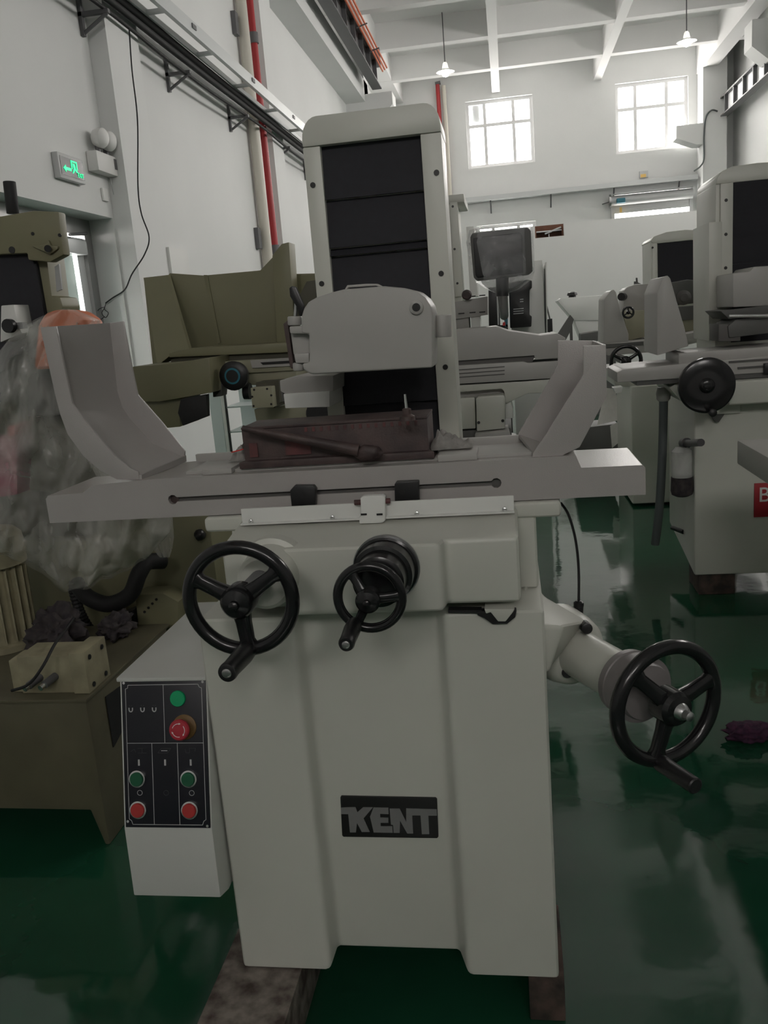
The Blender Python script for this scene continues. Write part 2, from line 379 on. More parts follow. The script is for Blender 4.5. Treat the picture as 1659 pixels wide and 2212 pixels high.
# windows: frame bars and panes
def window(n, h, cols, rows, y, axis='y', inward=-1):
    w = bpy.data.objects.new('window_%d' % n, None); COL.objects.link(w); w['kind'] = 'structure'
    x0, x1, z0, z1 = h; t = 0.085
    def bar(nm, a0, a1, b0, b1, d=.05, m='window_frame', c=0.0):
        if axis == 'y': return box(nm, a0, a1, y + c, y + c + d, b0, b1, m, w)
        return box(nm, y + c, y + c + d, a0, a1, b0, b1, m, w)
    bar('frame_bar', x0, x0 + t, z0, z1); bar('frame_bar', x1 - t, x1, z0, z1); bar('frame_bar', x0 + t, x1 - t, z0, z0 + t); bar('frame_bar', x0 + t, x1 - t, z1 - t, z1)
    cs = [x0 + (x1 - x0) * c for c in cols]; rs = [z0 + (z1 - z0) * r for r in rows]
    for c in cs: bar('mullion', c - t/2, c + t/2, z0 + t, z1 - t)
    for r in rs: bar('transom', x0 + t, x1 - t, r - t/2, r + t/2, .045, 'window_frame', .003)
    ex = [x0 + t] + cs + [x1 - t]; ez = [z0 + t] + rs + [z1 - t]
    for i in range(len(ex) - 1):
        for j in range(len(ez) - 1):
            bar('pane', ex[i] + (t/2 if i else 0), ex[i+1] - (t/2 if i < len(ex) - 2 else 0), ez[j] + (t/2 if j else 0), ez[j+1] - (t/2 if j < len(ez) - 2 else 0), .006, 'window_glass', .02)
    return w
w1 = window(1, BW[0], (.28, .71), (.635,), YB + .1)
box('vent_panel', -0.70, -0.52, YB + .16, YB + .2, 6.55, 6.98, 'frame_grey', w1)
window(2, BW[1], (.28, .71), (.635,), YB + .1)
window(3, BW[2], (.28, .71), (), YB + .1)
for i, h in enumerate(RW): window(4 + i, h, (.33, .67), (.6,), XR + .1, 'x')
for i, h in enumerate(ADDED_WINDOWS): window(20 + i, h, (.33, .67), (.6,), YN - .15)  # frames of the unseen windows added for front light

# partition across the far end, with the boarded gap in its top edge
part_x = (-2.2, 5.08)
wall_cells('wall_partition', 'y', 18.0, 18.15, part_x, (0, 3.09), [(0.60, 1.16, 2.86, 3.09)], 'partition_paint')
gap = thing('shelf_of_boards', 'brown boards showing in the gap at the top of the far partition', 'shelf', (0.88, 18.3, 0))
box('back_board', 0.56, 1.20, 18.42, 18.45, 0.0, 3.12, 'brown_board', gap)
box('upright', 0.60, 0.63, 18.2, 18.42, 0, 3.06, 'brown_board', gap); box('upright', 1.13, 1.16, 18.2, 18.42, 0, 3.06, 'brown_board', gap)
box('shelf_board', 0.63, 1.13, 18.2, 18.42, 2.98, 3.0, 'galv', gap); box('divider', 0.87, 0.885, 18.19, 18.42, 2.8, 2.93, 'galv', gap)
rod('tube', (0.80, 18.22, 2.94), (1.12, 18.22, 3.04), 0.018, 'galv', gap)

# roller shutter over the far doorway
rs_ = bpy.data.objects.new('door_2', None); COL.objects.link(rs_); rs_['kind'] = 'structure'
rod('drum', (2.82, YB - .16, 4.14), (4.95, YB - .16, 4.14), 0.13, 'frame_grey', rs_, n=24)
box('cover', 2.9, 4.93, YB - .34, YB - .02, 4.28, 4.30, 'frame_grey', rs_)
for i in range(5):
    box('slat', 2.95, 4.88, YB - .10, YB - .07, 4.045 - i * .058, 4.105 - i * .058, 'frame_grey', rs_, 0.004)
box('light_block_panel', 2.95, 4.88, YB - .06, YB - .02, 0, 3.42, 'frame_grey', rs_)  # unseen panel added behind the partition to block daylight from the doorway
box('guide_rail', 2.86, 2.95, YB - .12, YB - .01, 0, 4.1, 'frame_grey', rs_)
box('guide_rail', 4.88, 4.97, YB - .12, YB - .01, 0, 4.1, 'frame_grey', rs_)
box('motor', 2.98, 3.2, YB - .42, YB - .28, 4.05, 4.17, 'teal', rs_, 0.02)
lathe('end_plate', (2.80, YB - .18, 4.14), (1, 0, 0), [(0, .17), (.05, .17)], 'steel', rs_)
rod('crank', (2.62, YB - .2, 4.08), (2.8, YB - .2, 4.12), 0.015, 'steel_dark', rs_)
box('warning_label', 3.06, 3.12, YB - .30, YB - .295, 3.82, 3.95, 'yellow_tag', rs_)

# glass side door in the left wall
d1 = bpy.data.objects.new('door_1', None); COL.objects.link(d1); d1['kind'] = 'structure'
xd = XL - .26
box('head_frame', xd - .04, xd + .05, 5.2, 7.08, 2.38, 2.51, 'steel', d1)
box('jamb', xd - .04, xd + .05, 6.96, 7.08, 0, 2.38, 'steel', d1); box('jamb', xd - .04, xd + .05, 5.2, 5.3, 0, 2.38, 'steel', d1)
box('leaf_stile', xd - .03, xd + .02, 6.84, 6.96, 0.02, 2.36, 'galv', d1); box('leaf_rail', xd - .03, xd + .02, 5.3, 6.84, 2.30, 2.36, 'galv', d1)
box('glass', xd - .01, xd, 5.3, 6.80, 0.02, 2.30, 'door_glass', d1)
box('closer', xd + .02, xd + .09, 6.55, 6.9, 2.22, 2.33, 'galv', d1, 0.01)
rod('closer_arm', (xd + .08, 6.65, 2.36), (xd + .06, 6.98, 2.40), 0.012, 'steel_dark', d1)
box('lock', xd + .03, xd + .07, 6.93, 7.0, 1.42, 1.58, 'steel_dark', d1, 0.008)

# ------------------------------------------------------------------ fittings on the walls
# exit sign
xs = XL
es = thing('exit_sign', 'green lit exit sign in a grey frame above the side door', 'sign', (xs, 6.41, 2.79))
box('housing', xs, xs + .05, 6.20, 6.585, 2.70, 2.88, 'frame_grey', es, 0.008)
box('face', xs + .05, xs + .053, 6.222, 6.563, 2.725, 2.855, 'black_gloss', es)
def exmark(nm, y0, y1, z0, z1): box(nm, xs + .053, xs + .056, y0, y1, z0, z1, 'exit_green', es)
exmark('door_symbol', 6.375, 6.39, 2.785, 2.845); exmark('door_symbol', 6.455, 6.47, 2.785, 2.845); exmark('door_symbol', 6.39, 6.455, 2.833, 2.845)
prism('runner_symbol', [(xs+.053, 6.40, 2.825), (xs+.053, 6.43, 2.825), (xs+.053, 6.44, 2.79), (xs+.053, 6.47, 2.77), (xs+.053, 6.45, 2.765), (xs+.053, 6.425, 2.782), (xs+.053, 6.40, 2.755), (xs+.053, 6.385, 2.755), (xs+.053, 6.41, 2.79)], (.003, 0, 0), 'exit_green', es)
ROT_PX = Matrix(((0, 0, 1, 0), (1, 0, 0, 0), (0, 1, 0, 0), (0, 0, 0, 1)))     # text facing +X
text_mesh('lettering', 'EXIT', (xs + .055, 6.508, 2.752), 0.045, 'exit_green', es, 0.001, ROT_PX)
prism('arrow_symbol', [(xs+.053, 6.25, 2.775), (xs+.053, 6.29, 2.80), (xs+.053, 6.29, 2.785), (xs+.053, 6.37, 2.785), (xs+.053, 6.37, 2.765), (xs+.053, 6.29, 2.765), (xs+.053, 6.29, 2.75)], (.003, 0, 0), 'exit_green', es)
# twin-head emergency light
el = thing('emergency_light', 'white emergency light with two round lamp heads beside the exit sign', 'light', (xs, 6.96, 2.9))
box('battery_box', xs, xs + .09, 6.76, 7.15, 2.83, 2.98, 'sign_white', el, 0.01)
box('switch_panel', xs + .09, xs + .095, 7.06, 7.12, 2.88, 2.96, 'steel_dark', el)
for yy in (6.88, 7.02):
    rod('neck', (xs + .05, yy, 2.97), (xs + .05, yy, 3.04), .02, 'steel_dark', el)
    lathe('lamp_head', (xs + .02, yy, 3.10), (1, -.1, -.2), [(0, .03), (.02, .06), (.06, .075), (.09, .075), (.11, .06), (.12, .03)], 'sign_white', el, 20)
so = box('wall_socket', xs, xs + .02, 6.93, 7.02, 2.63, 2.73, 'sign_white', None, 0.006); tag(so, 'small square wall socket under the emergency light', 'socket')
tag(tube('lamp_lead', [(xs + .03, 7.08, 2.83), (xs + .03, 7.10, 2.70), (xs + .03, 7.20, 2.62), (xs + .03, 7.22, 2.54), (xs + .03, 7.14, 2.50)], .004, 'frame_grey'), 'thin white lead looping below the emergency light', 'cable')
# cable ladder along the left wall
zt = 4.2
cl = thing('cable_ladder', 'galvanised cable ladder running along the left wall', 'cable tray', (-2.8, 10, zt))
box('side_rail', -2.77, -2.73, YN, 23.5, zt, zt + .12, 'galv', cl); box('side_rail', -2.935, -2.915, YN, 23.5, zt, zt + .05, 'galv', cl)
yy = -1.0
while yy < 23: box('rung', -2.915, -2.77, yy, yy + .05, zt, zt + .03, 'galv', cl); yy += 1.24
yy = 6.4
while yy < 23: box('cover_clip', -2.735, -2.72, yy, yy + .1, zt + .05, zt + .09, 'steel_dark', cl); yy += 1.9
for i, (dx, r, dz) in enumerate(((-2.985, .034, -.005), (-2.978, .03, -.082), (-2.99, .016, -.15), (-2.975, .026, .068))):
    pts = [(dx + .004 * math.sin(k * 1.7 + i), YN + 1 + k * 1.1, zt + dz - (.004 * math.sin(k * 1.3 + i * 2) if i != 2 else .05 * abs(math.sin(k * .8)))) for k in range(24)]
    tag(tube('power_cable', pts, r, 'cable_black', None, 3, 8), ('thickest black power cable laid along the wall side of the cable ladder', 'black power cable against the wall behind the cable ladder', 'thin black power cable sagging lowest under the cable ladder', 'black power cable lying topmost beside the cable ladder')[i], 'cable', 'cables along the ladder')
for i, yb in enumerate((6.99, 8.76, 10.70, 12.75, 14.64, 16.6)):
    b = thing('wall_bracket', ('nearest dark steel bracket holding the cable ladder by the near wall', 'steel bracket under the cable ladder, second from the camera', 'steel bracket under the cable ladder just before the red pipe', 'steel bracket under the cable ladder just past the red pipe', 'steel bracket under the cable ladder beside the tall grinder column', 'farthest steel bracket under the cable ladder')[i], 'bracket', (XL, yb, 4.1), 'brackets under the cable ladder')
    xw = XL
    m = 'steel_dark'
    box('upright', xw, xw + .03, yb - .02, yb + .02, 3.86, 4.16, m, b); box('arm', xw, -2.95, yb - .02, yb + .02, 4.0, 4.03, m, b)
    rod('strut', (xw + .02, yb, 3.88), (-2.97, yb, 4.0), .014, m, b, n=6)
tag(tube('hanging_wire', [at(x, y, Y=7.04) for x, y in ((279, 60), (285, 150), (297, 260), (298, 400), (305, 460), (322, 512), (312, 550), (285, 592), (270, 625), (244, 643), (228, 655))], .006, 'black_rubber', None, 8), 'thin black wire hanging from the cable ladder to the side door', 'wire')
tag(tube('wire_coil', [at(x, y, Y=7.0) for x, y in ((229, 655), (226, 668), (234, 676), (228, 686), (220, 676), (226, 664), (214, 668), (208, 680), (216, 690), (226, 684))], .003, 'black_rubber', None, 8, 6), 'small tangle of thin wire hanging by the side door lock', 'wire')
# pipes
cp = thing('drain_pipe', 'cream vertical pipe beside the red pipe on the left wall', 'pipe', (-3.115, 11.5, 0))
rod('pipe_run', (-3.115, 11.5, 0), (-3.115, 11.5, 6.04), .07, 'cream_pipe', cp); 
for z in (2.55, 5.1): box('clamp', XL + .002, -3.14, 11.27, 11.39, z, z + .26, 'steel_dark', cp)
rp = thing('fire_pipe', 'red fire pipe running up the left wall', 'pipe', (-3.10, 11.89, 0))
rod('pipe_run', (-3.10, 11.89, 0), (-3.10, 11.89, 6.04), .045, 'red_pipe', rp); 
for z in (2.5, 5.15): rod('coupling', (-3.10, 11.89, z), (-3.10, 11.89, z + .13), .062, 'steel_dark', rp)
rp2 = thing('fire_pipe', 'short red pipe high on the far wall above the grinder column', 'pipe', (-1.58, 24.85, 0))
rod('pipe_run', (-1.58, 24.85, 0), (-1.58, 24.85, 7.54), .055, 'red_pipe', rp2); rod('elbow', (-1.64, 24.85, 7.56), (-1.50, 24.85, 7.58), .05, 'steel_dark', rp2)
tag(rod('drain_pipe', (-1.42, 24.86, 0), (-1.42, 24.86, 7.5), .055, 'cream_pipe'), 'white pipe next to the red pipe on the far wall', 'pipe')
# crane runway beams
def runway(label, x, y0, y1, z, sgn):
    r = thing('crane_rail', label, 'crane rail', (x, (y0+y1)/2, z))
    box('bottom_flange', x - .1, x + .1, y0, y1, z, z + .025, 'steel_dark', r); box('top_flange', x - .1, x + .1, y0, y1, z + .42, z + .445, 'steel_dark', r)
    box('web', x - .012, x + .012, y0, y1, z + .025, z + .42, 'galv' if sgn < 0 else 'steel_dark', r)
    y = y0 + .3
    while y < y1: box('stiffener', x - .09, x + .09, y, y + .02 if sgn > 0 else y + .06, z + .025, z + .42, 'steel_dark', r); y += .85
    box('rail_head', x - .03, x + .03, y0, y1, z + .445, z + .52, 'steel_dark', r)
    box('end_stop', x - .12, x + .12, y1 - .12, y1, z + .445, z + .75, 'steel_dark', r)
    return r
cr = runway('dark steel crane rail along the top of the left wall', -2.50, YN, 19.35, 6.25, 1)
runway('dark steel crane rail on the right wall', 5.62, YN, 24.7, 5.85, -1)
ob = thing('conductor_bars', 'orange conductor bars beside the left crane rail', 'conductor bar', (-2.3, 12, 6.6))
for i in range(3): box('bar', -2.36 + i * .045, -2.335 + i * .045, YN, 19.3, 6.56 + i * .03, 6.59 + i * .03, 'orange_bar', ob)
yy = 6.2
while yy < 19.2: rod('holder', (-2.395, yy, 6.55), (-2.20, yy, 6.60), .012, 'steel_dark', ob, n=6); yy += 1.45
tag(tube('rail_lead', [(5.45, 24.28, 5.98), (5.30, 24.28, 6.02), (5.16, 24.27, 5.85), (5.12, 24.27, 5.4), (5.12, 24.27, 4.9), (5.04, 24.27, 4.72), (4.95, 24.6, 4.66)], .02, 'hose_grey'), 'grey lead dropping from the right crane rail to the far cable tray', 'cable')
# far cable tray with hangers
ft = thing('cable_tray', 'long grey cable tray across the far wall under the windows', 'cable tray', (2, 24.7, 4.5))
box('trough', -1.33, 5.05, 24.62, 24.98, 4.46, 4.58, 'galv', ft)
for x in (-.33, 1.28, 2.93, 4.60): 
    rod('bracket', (x, 24.72, 4.46), (x, 24.95, 4.15), .02, 'steel_dark', ft, n=6)
jb = box('junction_box', 3.62, 3.84, 24.9, 24.99, 4.66, 4.83, 'frame_grey', None, .01); tag(jb, 'small box with a yellow label above the far cable tray', 'junction box')
box('label_sticker', 3.64, 3.78, 24.895, 24.9, 4.67, 4.75, 'yellow_tag', jb)
# pendant lamps
for i, x in enumerate((-1.085, 3.875)):
    L = thing('pendant_lamp', ('lit white pendant lamp hanging above the main grinder column', 'lit white pendant lamp hanging near the right wall')[i], 'lamp', (x, 20.0, 6.6), 'pendant lamps under the ceiling')
    rod('cord', (x, 20, 6.78), (x, 20, 7.75), .012, 'steel_dark', L, n=6)
    lathe('shade', (x, 20, 6.78), (0, 0, -1), [(0, .03), (.03, .05), (.12, .07), (.17, .14), (.19, .2), (.195, .2), (.18, .135), (.13, .06)], 'lamp_shade', L, 24)
    lathe('bulb', (x, 20, 6.67), (0, 0, -1), [(0, .03), (.05, .075), (.11, .085), (.16, .06), (.18, .01)], 'bulb', L, 16)
# ------------------------------------------------------------------ the main surface grinder
G = thing('surface_grinder', 'large white and grey surface grinder with a black nameplate in the foreground', 'grinder', (-0.30, 1.9, 0.128))
BY, RY = 1.56, 1.60                     # front of the flanks and of the sunk middle panel
bm = bmesh.new()
prism_bm(bm, [(-.648, BY, .128), (-.449, BY, .128), (-.437, RY, .128), (-.169, RY, .128), (-.149, BY, .128), (.041, BY, .128), (.041, 2.32, .128), (-.648, 2.32, .128)], (0, 0, .817))
for v in bm.verts:
    if v.co.z < .13 and -.44 < v.co.x < -.16: v.co.z = .155
base = fin('base', bm, 'machine_paint', G, 0.011, 3)
# right shoulder that carries the elevating handwheel
bm = bmesh.new()
A_, B_ = at(1127, 1190, Y=1.80), at(1150, 1185, Y=1.80); C_ = at(1172, 1283, Y=1.76); D_ = at(1272, 1342, Y=1.70); E_ = at(1132, 1350, Y=1.575); F_ = at(1215, 1350, Y=1.60)
H_ = at(1310, 1375, Y=1.70)
up = [A_, B_, C_, D_, F_, E_]
lo = [Vector((min(p.x, .05), p.y, min(.80, p.z - .06))) for p in up]
va = [bm.verts.new(p) for p in up]; vb = [bm.verts.new(p) for p in lo]
bm.faces.new((va[0], va[1], va[2], va[5])); bm.faces.new((va[2], va[3], va[4], va[5])); bm.faces.new(vb[::-1])
for i in range(6): bm.faces.new((va[i], va[(i+1) % 6], vb[(i+1) % 6], vb[i]))
fin('shoulder', bm, 'machine_paint', G, 0.012, 3)
# saddle
bm = bmesh.new()
SB = [(-.443, 1.50), (-.142, 1.50), (-.136, 1.54), (0.0, 1.54), (0.0, 1.70), (-.575, 1.70), (-.575, 1.55), (-.455, 1.55)]
prism_bm(bm, [(x, y, .968) for x, y in SB], (0, 0, .148))
for v in bm.verts:
    if v.co.z > 1.1: v.co.z = 1.092 + (v.co.y - 1.5) * .14 + (.008 if v.co.y < 1.52 else 0)
fin('saddle', bm, 'machine_paint', G, 0.012, 3)
bm = bmesh.new(); box_bm(bm, -.60, .036, 1.69, 1.96, .945, 1.10); box_bm(bm, -.655, .086, 1.685, 1.955, 1.094, 1.126)
fin('cross_slide', bm, 'machine_paint', G, 0.01, 3)
Vp = [(1046, 1316), (1112, 1316), (1108, 1323), (1092, 1343), (1076, 1343), (1060, 1323), (1050, 1326)]
pp('v_way', Vp, 1.545, .3, 'machine_paint', G, .002)
pp('wiper_or_gap_shade', [(1028, 1321), (1116, 1319), (1113, 1334), (1096, 1348), (1064, 1349), (1046, 1336), (1032, 1330)], 1.549, .02, 'black_rubber', G, .002)
pp('wiper_or_gap_shade', [(968, 1318), (1040, 1318), (1040, 1325), (968, 1324)], 1.551, .02, 'black_rubber', G)  # black strip standing in for the shaded gap under the saddle
# cover strip under the table
cs = box('cover_strip', -.560, -.006, 1.652, 1.658, 1.118, 1.149, 'machine_white', G, .002)
box('lip', -.560, -.006, 1.640, 1.652, 1.117, 1.120, 'machine_white', cs)
for px in ((540, 1121), (717, 1115), (900, 1108), (1090, 1101)):
    p = at(*px, Y=1.646); disc('screw', (p.x, 1.652, 1.1225), (0, -1, 0), .005, .006, 'chrome', cs, 12, .002)
# table with its keyhole slot
TY, TZ0, TZ1, TZe = 1.70, 1.128, 1.213, 1.187
sl, sr = at(373, 1077, Y=TY), at(1072, 1046, Y=TY); zs = (sl.z + sr.z) / 2; r_, h_ = .0105, .0048
outer = [(-1.012, TZ0), (.250, TZ0), (.250, TZe - .006), (.244, TZe), (.128, TZe + .001), (.118, TZ1), (-.75, TZ1), (-.90, TZ1 - .006), (-.925, TZe + .004), (-1.006, TZe + .002), (-1.012, TZe - .005)]
ph = math.asin(h_ / r_); hole = []
for k in range(9): t = ph + (2*math.pi - 2*ph) * k / 8; hole.append((sl.x + r_ * math.cos(t), zs + r_ * math.sin(t)))
for k in range(9): t = math.pi + ph + (2*math.pi - 2*ph) * k / 8; hole.append((sr.x + r_ * math.cos(t), zs + r_ * math.sin(t)))
bm = bmesh.new()
vo = [bm.verts.new((x, TY, z)) for x, z in outer]; vh = [bm.verts.new((x, TY, z)) for x, z in hole]
eo = [bm.edges.new((vo[i], vo[(i+1) % len(vo)])) for i in range(len(vo))]; eh = [bm.edges.new((vh[i], vh[(i+1) % len(vh)])) for i in range(len(vh))]
bmesh.ops.triangle_fill(bm, use_beauty=True, use_dissolve=False, edges=eo + eh)
vi = [bm.verts.new((x, TY + .012, z)) for x, z in hole]; n = len(vh)
for i in range(n): bm.faces.new((vh[i], vh[(i+1) % n], vi[(i+1) % n], vi[i]))
vb = [bm.verts.new((x, TY + .22, z)) for x, z in outer]; n = len(vo)
for i in range(n): bm.faces.new((vo[i], vb[i], vb[(i+1) % n], vo[(i+1) % n]))
bm.faces.new(vb)
tb = fin('table', bm, 'grey_paint', G, smooth=30)
bm = bmesh.new(); vi = [bm.verts.new((x, TY + .0115, z)) for x, z in hole]; bm.faces.new(vi)
bmesh.ops.triangulate(bm, faces=bm.faces); bmesh.ops.solidify(bm, geom=list(bm.faces), thickness=.002)
fin('slot_floor', bm, 'slot_grey', tb)
for p in (sl, sr): disc('slot_end', (p.x, TY + .0105, zs), (0, -1, 0), .0095, .0005, 'rust_brown' if p is sl else 'dark_grey', tb, 20)
box('table_way', -.70, .10, 1.735, 1.87, TZ1 - .001, TZ1 + .006, 'mid_grey', tb, .001)
box('stop_plate', -.655, -.59, 1.712, 1.80, TZ1, TZ1 + .012, 'mid_grey', tb, .002)
box('stop_plate', -.155, -.075, 1.715, 1.80, TZ1, TZ1 + .014, 'mid_grey', tb, .002)
box('gutter_rim', -.74, .02, 1.905, 1.918, TZ1 - .002, TZ1 + .018, 'mid_grey', tb, .002)
for q in ([(636, 1049), (676, 1049), (682, 1056), (681, 1095), (676, 1102), (636, 1103), (630, 1098), (626, 1060)], [(856, 1041), (904, 1039), (906, 1092), (858, 1094), (853, 1088), (852, 1046)]):
    d = pp('trip_dog', q, 1.682, .018, 'black_plastic', G, .002)
    cx_ = sum(p[0] for p in q) / len(q); c = at(cx_ - 4, 1071 if cx_ < 700 else 1062, Y=1.682); disc('socket_screw', (c.x, 1.6825, c.z), (0, -1, 0), .006, .0012, 'black_rubber', d, 14)
rb = pp('reversing_block', [(778, 1076), (784, 1072), (826, 1070), (832, 1074), (832, 1125), (826, 1130), (776, 1132), (776, 1118), (780, 1114)], 1.63, .022, 'machine_white', G, .004)
p = at(804, 1084, Y=1.64)
rod('pin', (p.x - .036, 1.641, p.z), (p.x + .036, 1.641, p.z), .0055, 'rust_red', rb)
for x in (786, 820): c = at(x, 1111, Y=1.63); box('slot_hole', c.x - .006, c.x + .006, 1.6285, 1.631, c.z - .0018, c.z + .0018, 'black_rubber', rb)
# splash guards
def ylist(l, Y): return [at(x, y, Y=Y) for x, y in l]
fo = [(87, 707), (101, 770), (118, 848), (130, 895), (146, 938), (180, 985), (218, 1018), (252, 1036)]
fi_ = [(301, 1036), (298, 1019), (281, 1012), (245, 983), (192, 920), (156, 873), (141, 804), (120, 705)]
gl = thing_part('splash_guard', G)
prism('front_flange', ylist(fo + fi_, 1.712), (0, .008, 0), 'grey_paint', gl, .002)
ro = [(235, 698), (243, 770), (252, 848), (262, 880), (278, 905), (312, 942), (330, 962), (352, 985)]
ri = [(398, 992), (399, 975), (348, 911), (297, 853), (284, 792), (266, 694)]
prism('rear_flange', ylist(ro + ri, 1.90), (0, .008, 0), 'grey_paint', gl, .002)
fo2 = fo[:-1] + [(300, 1034)]; ro2 = ro[:-1] + [(396, 990)]
loft('back_plate', ylist(fo2, 1.714), ylist(ro2, 1.905), .006, 'grey_paint', gl, 60)
a = at(300, 1026, Y=1.714); b = at(397, 984, Y=1.903); a2 = at(301, 1037, Y=1.714); b2 = at(398, 997, Y=1.903)
prism('end_lip', [a, b, b2, a2], (.006, 0, 0), 'grey_paint', gl)
gr = thing_part('splash_guard', G)
fr_ = [(1260, 747), (1309, 745), (1311, 855), (1252, 966), (1217, 983), (1206, 994), (1148, 998), (1151, 979), (1183, 933), (1260, 810)]
prism('front_flange', ylist(fr_, 1.712), (0, .008, 0), 'grey_paint', gr, .002)
rr_ = [(1205, 735), (1286, 736), (1288, 842), (1226, 950), (1180, 972), (1120, 950), (1120, 936), (1205, 790)]
prism('rear_flange', ylist(rr_, 1.90), (0, .008, 0), 'grey_paint', gr, .002)
loft('back_plate', ylist([(1309, 745), (1311, 855), (1252, 966), (1217, 983), (1152, 985)], 1.714), ylist([(1286, 736), (1288, 842), (1226, 950), (1190, 968), (1120, 944)], 1.905), .006, 'grey_paint', gr, 60)
# column
CYF = 2.10
cx0, cx1 = -.457, -.132
R_ = .05; zt_ = 1.976; zc_ = 1.911
out = [(cx0, zc_), (cx1, zc_)]
for k in range(7): t = math.pi/2 * k / 6; out.append((cx1 - R_*.75 + R_*.75 * math.cos(t), zt_ - R_ + R_ * math.sin(t)))
for k in range(7): t = math.pi/2 + math.pi/2 * k / 6; out.append((cx0 + R_*.75 + R_*.75 * math.cos(t), zt_ - R_ + R_ * math.sin(t)))
co = thing_part('column', G)
prism('column_cap', [(x, CYF - .002, z) for x, z in out], (0, .16, 0), 'machine_paint', co, .004)
bm = bmesh.new(); box_bm(bm, cx0, cx1, CYF + .029, 2.24, .90, zc_); box_bm(bm, cx0 + .06, cx1 - .09, 2.24, 2.5, .90, zc_ - .02)
fin('column_body', bm, 'machine_paint', co, .004)
box('side_plate', cx0, -.416, CYF, CYF + .030, 1.05, zc_ - .001, 'machine_paint', co, .002); box('side_plate', -.180, cx1, CYF, CYF + .030, 1.05, zc_ - .001, 'machine_paint', co, .002)
box('column_foot', -.60, .03, 1.96, 2.32, .94, 1.06, 'machine_paint', co, .01)
for px in ((676, 400), (695, 613), (714, 806), (943, 373), (953, 591), (962, 793)):
    p = at(*px, Y=CYF); disc('plug', (p.x, CYF + .001, p.z), (0, -1, 0), .0065, .003, 'black_plastic', co, 16)
bl = thing_part('bellows', G)
zb_ = [zc_, at(808, 422, Y=CYF).z, at(813, 528, Y=CYF).z, 1.66, 1.54, 1.40, 1.30, 1.06]
for i in range(len(zb_) - 1):
    z1, z0 = zb_[i], zb_[i+1]
    prism('fold', [(-.416, CYF + .020, z1), (-.180, CYF + .020, z1), (-.180, CYF + .007, z0 + .002), (-.416, CYF + .007, z0 + .002)], (0, .006, 0), 'bellows', bl)
# wheel head and guard
GYF = 1.735
wg = pp('wheel_guard', [(672, 809), (935, 794), (935, 680), (931, 661), (919, 643), (901, 629), (873, 622), (830, 618), (742, 625), (714, 632), (684, 642), (666, 652), (656, 667), (651, 684), (651, 719), (667, 722), (668, 783), (652, 786), (656, 800)], GYF, .12, 'mid_grey', G, .005, 3)
k = at(900, 664, Y=GYF)
disc('plug_ring', (k.x, GYF + .002, k.z), (0, -1, 0), .014, .009, 'mid_grey', wg, 24, .002); disc('plug_core', (k.x, GYF - .006, k.z), (0, -1, 0), .0082, .002, 'black_plastic', wg, 18)
pp('carry_handle', [(743, 628), (750, 616), (792, 613), (815, 613), (832, 622), (824, 622), (812, 617), (752, 621), (747, 629)], GYF + .02, .02, 'mid_grey', wg, .0008)
p0, p1 = at(636, 683, Y=GYF + .03), at(637, 703, Y=GYF + .03); rod('hinge_barrel', p0, p1, .0145, 'mid_grey', wg, n=20, rb=.003)
p0, p1 = at(645, 783, Y=GYF + .03), at(646, 801, Y=GYF + .03); rod('hinge_barrel', p0, p1, .0125, 'mid_grey', wg, n=20, rb=.003)
pp('hinge_lug', [(624, 705), (668, 703), (668, 721), (626, 721)], GYF + .012, .05, 'mid_grey', wg, .004)
pp('hinge_lug', [(634, 764), (668, 762), (668, 784), (638, 785)], GYF + .012, .05, 'mid_grey', wg, .004)
pp('guard_cheek', [(628, 720), (669, 719), (671, 766), (634, 766)], GYF + .032, .05, 'mid_grey', wg, .002)
pp('edge_strip', [(612, 700), (621, 692), (624, 714), (634, 790), (630, 797), (626, 792)], GYF + .05, .05, 'rust_brown', wg, .001)
pp('clamp_lever', [(624, 622), (630, 617), (638, 620), (656, 662), (652, 682), (646, 684), (642, 666), (626, 640)], GYF + .03, .016, 'black_plastic', wg, .003)
rod('lever_stem', at(640, 655, Y=GYF + .04), at(638, 684, Y=GYF + .04), .004, 'steel', wg)
p0, p1 = at(954, 680, Y=GYF + .09), at(955, 728, Y=GYF + .09); rod('pivot_sleeve', p0, p1, .020, 'mid_grey', wg, n=24, rb=.002)
wh = box('wheel_head', -.40, -.20, GYF + .12, CYF + .004, 1.42, 1.55, 'mid_grey', G, .02, 3)
q = thing_part('coolant_tray', G)
pp('hood', [(604, 822), (640, 813), (720, 811), (720, 845), (616, 851), (606, 845)], 1.96, .14, 'mid_grey', q, .002)
pp('trough', [(612, 851), (712, 845), (712, 879), (616, 882)], 1.95, .15, 'machine_white', q, .002)
pp('bracket', [(604, 826), (610, 846), (614, 866), (610, 868)], 1.965, .1, 'dark_grey', q)
# table handwheel (left)
c = Vector((-.478, 1.355, 1.054))
for prof, yy in (([(0, .055), (.05, .055), (.055, .05)], 1.55),):
    lathe('wheel_boss', (-.466, 1.55, 1.05), (0, -1, 0), [(0, .068), (.03, .068), (.034, .058), (.09, .052), (.095, .045)], 'machine_paint', G, 40)
lathe('wheel_shaft', (-.472, 1.46, 1.055), (0, -1, 0), [(0, .02), (.10, .02)], 'steel_dark', G, 20)
hw, a, b, d = handwheel('table_handwheel', c, (0, -1, 0), .1045, .0125, G, 'black_gloss', 3, -90 + 3, .28, -.008, .145)
h0 = c + Vector((.004, 0, -.092)); h1 = h0 + Vector((-.006, -.105, .0))
hd = lathe('handle', h0, h1 - h0, [(0, .012), (.012, .0165), (.03, .0175), (.085, .0155), (.098, .0165), (.104, .0155), (.105, .013)], 'black_plastic', hw, 24)
disc('handle_screw', h1 + Vector((0, .001, 0)), (0, -1, 0), .0085, .003, 'steel', hw, 18, .002)
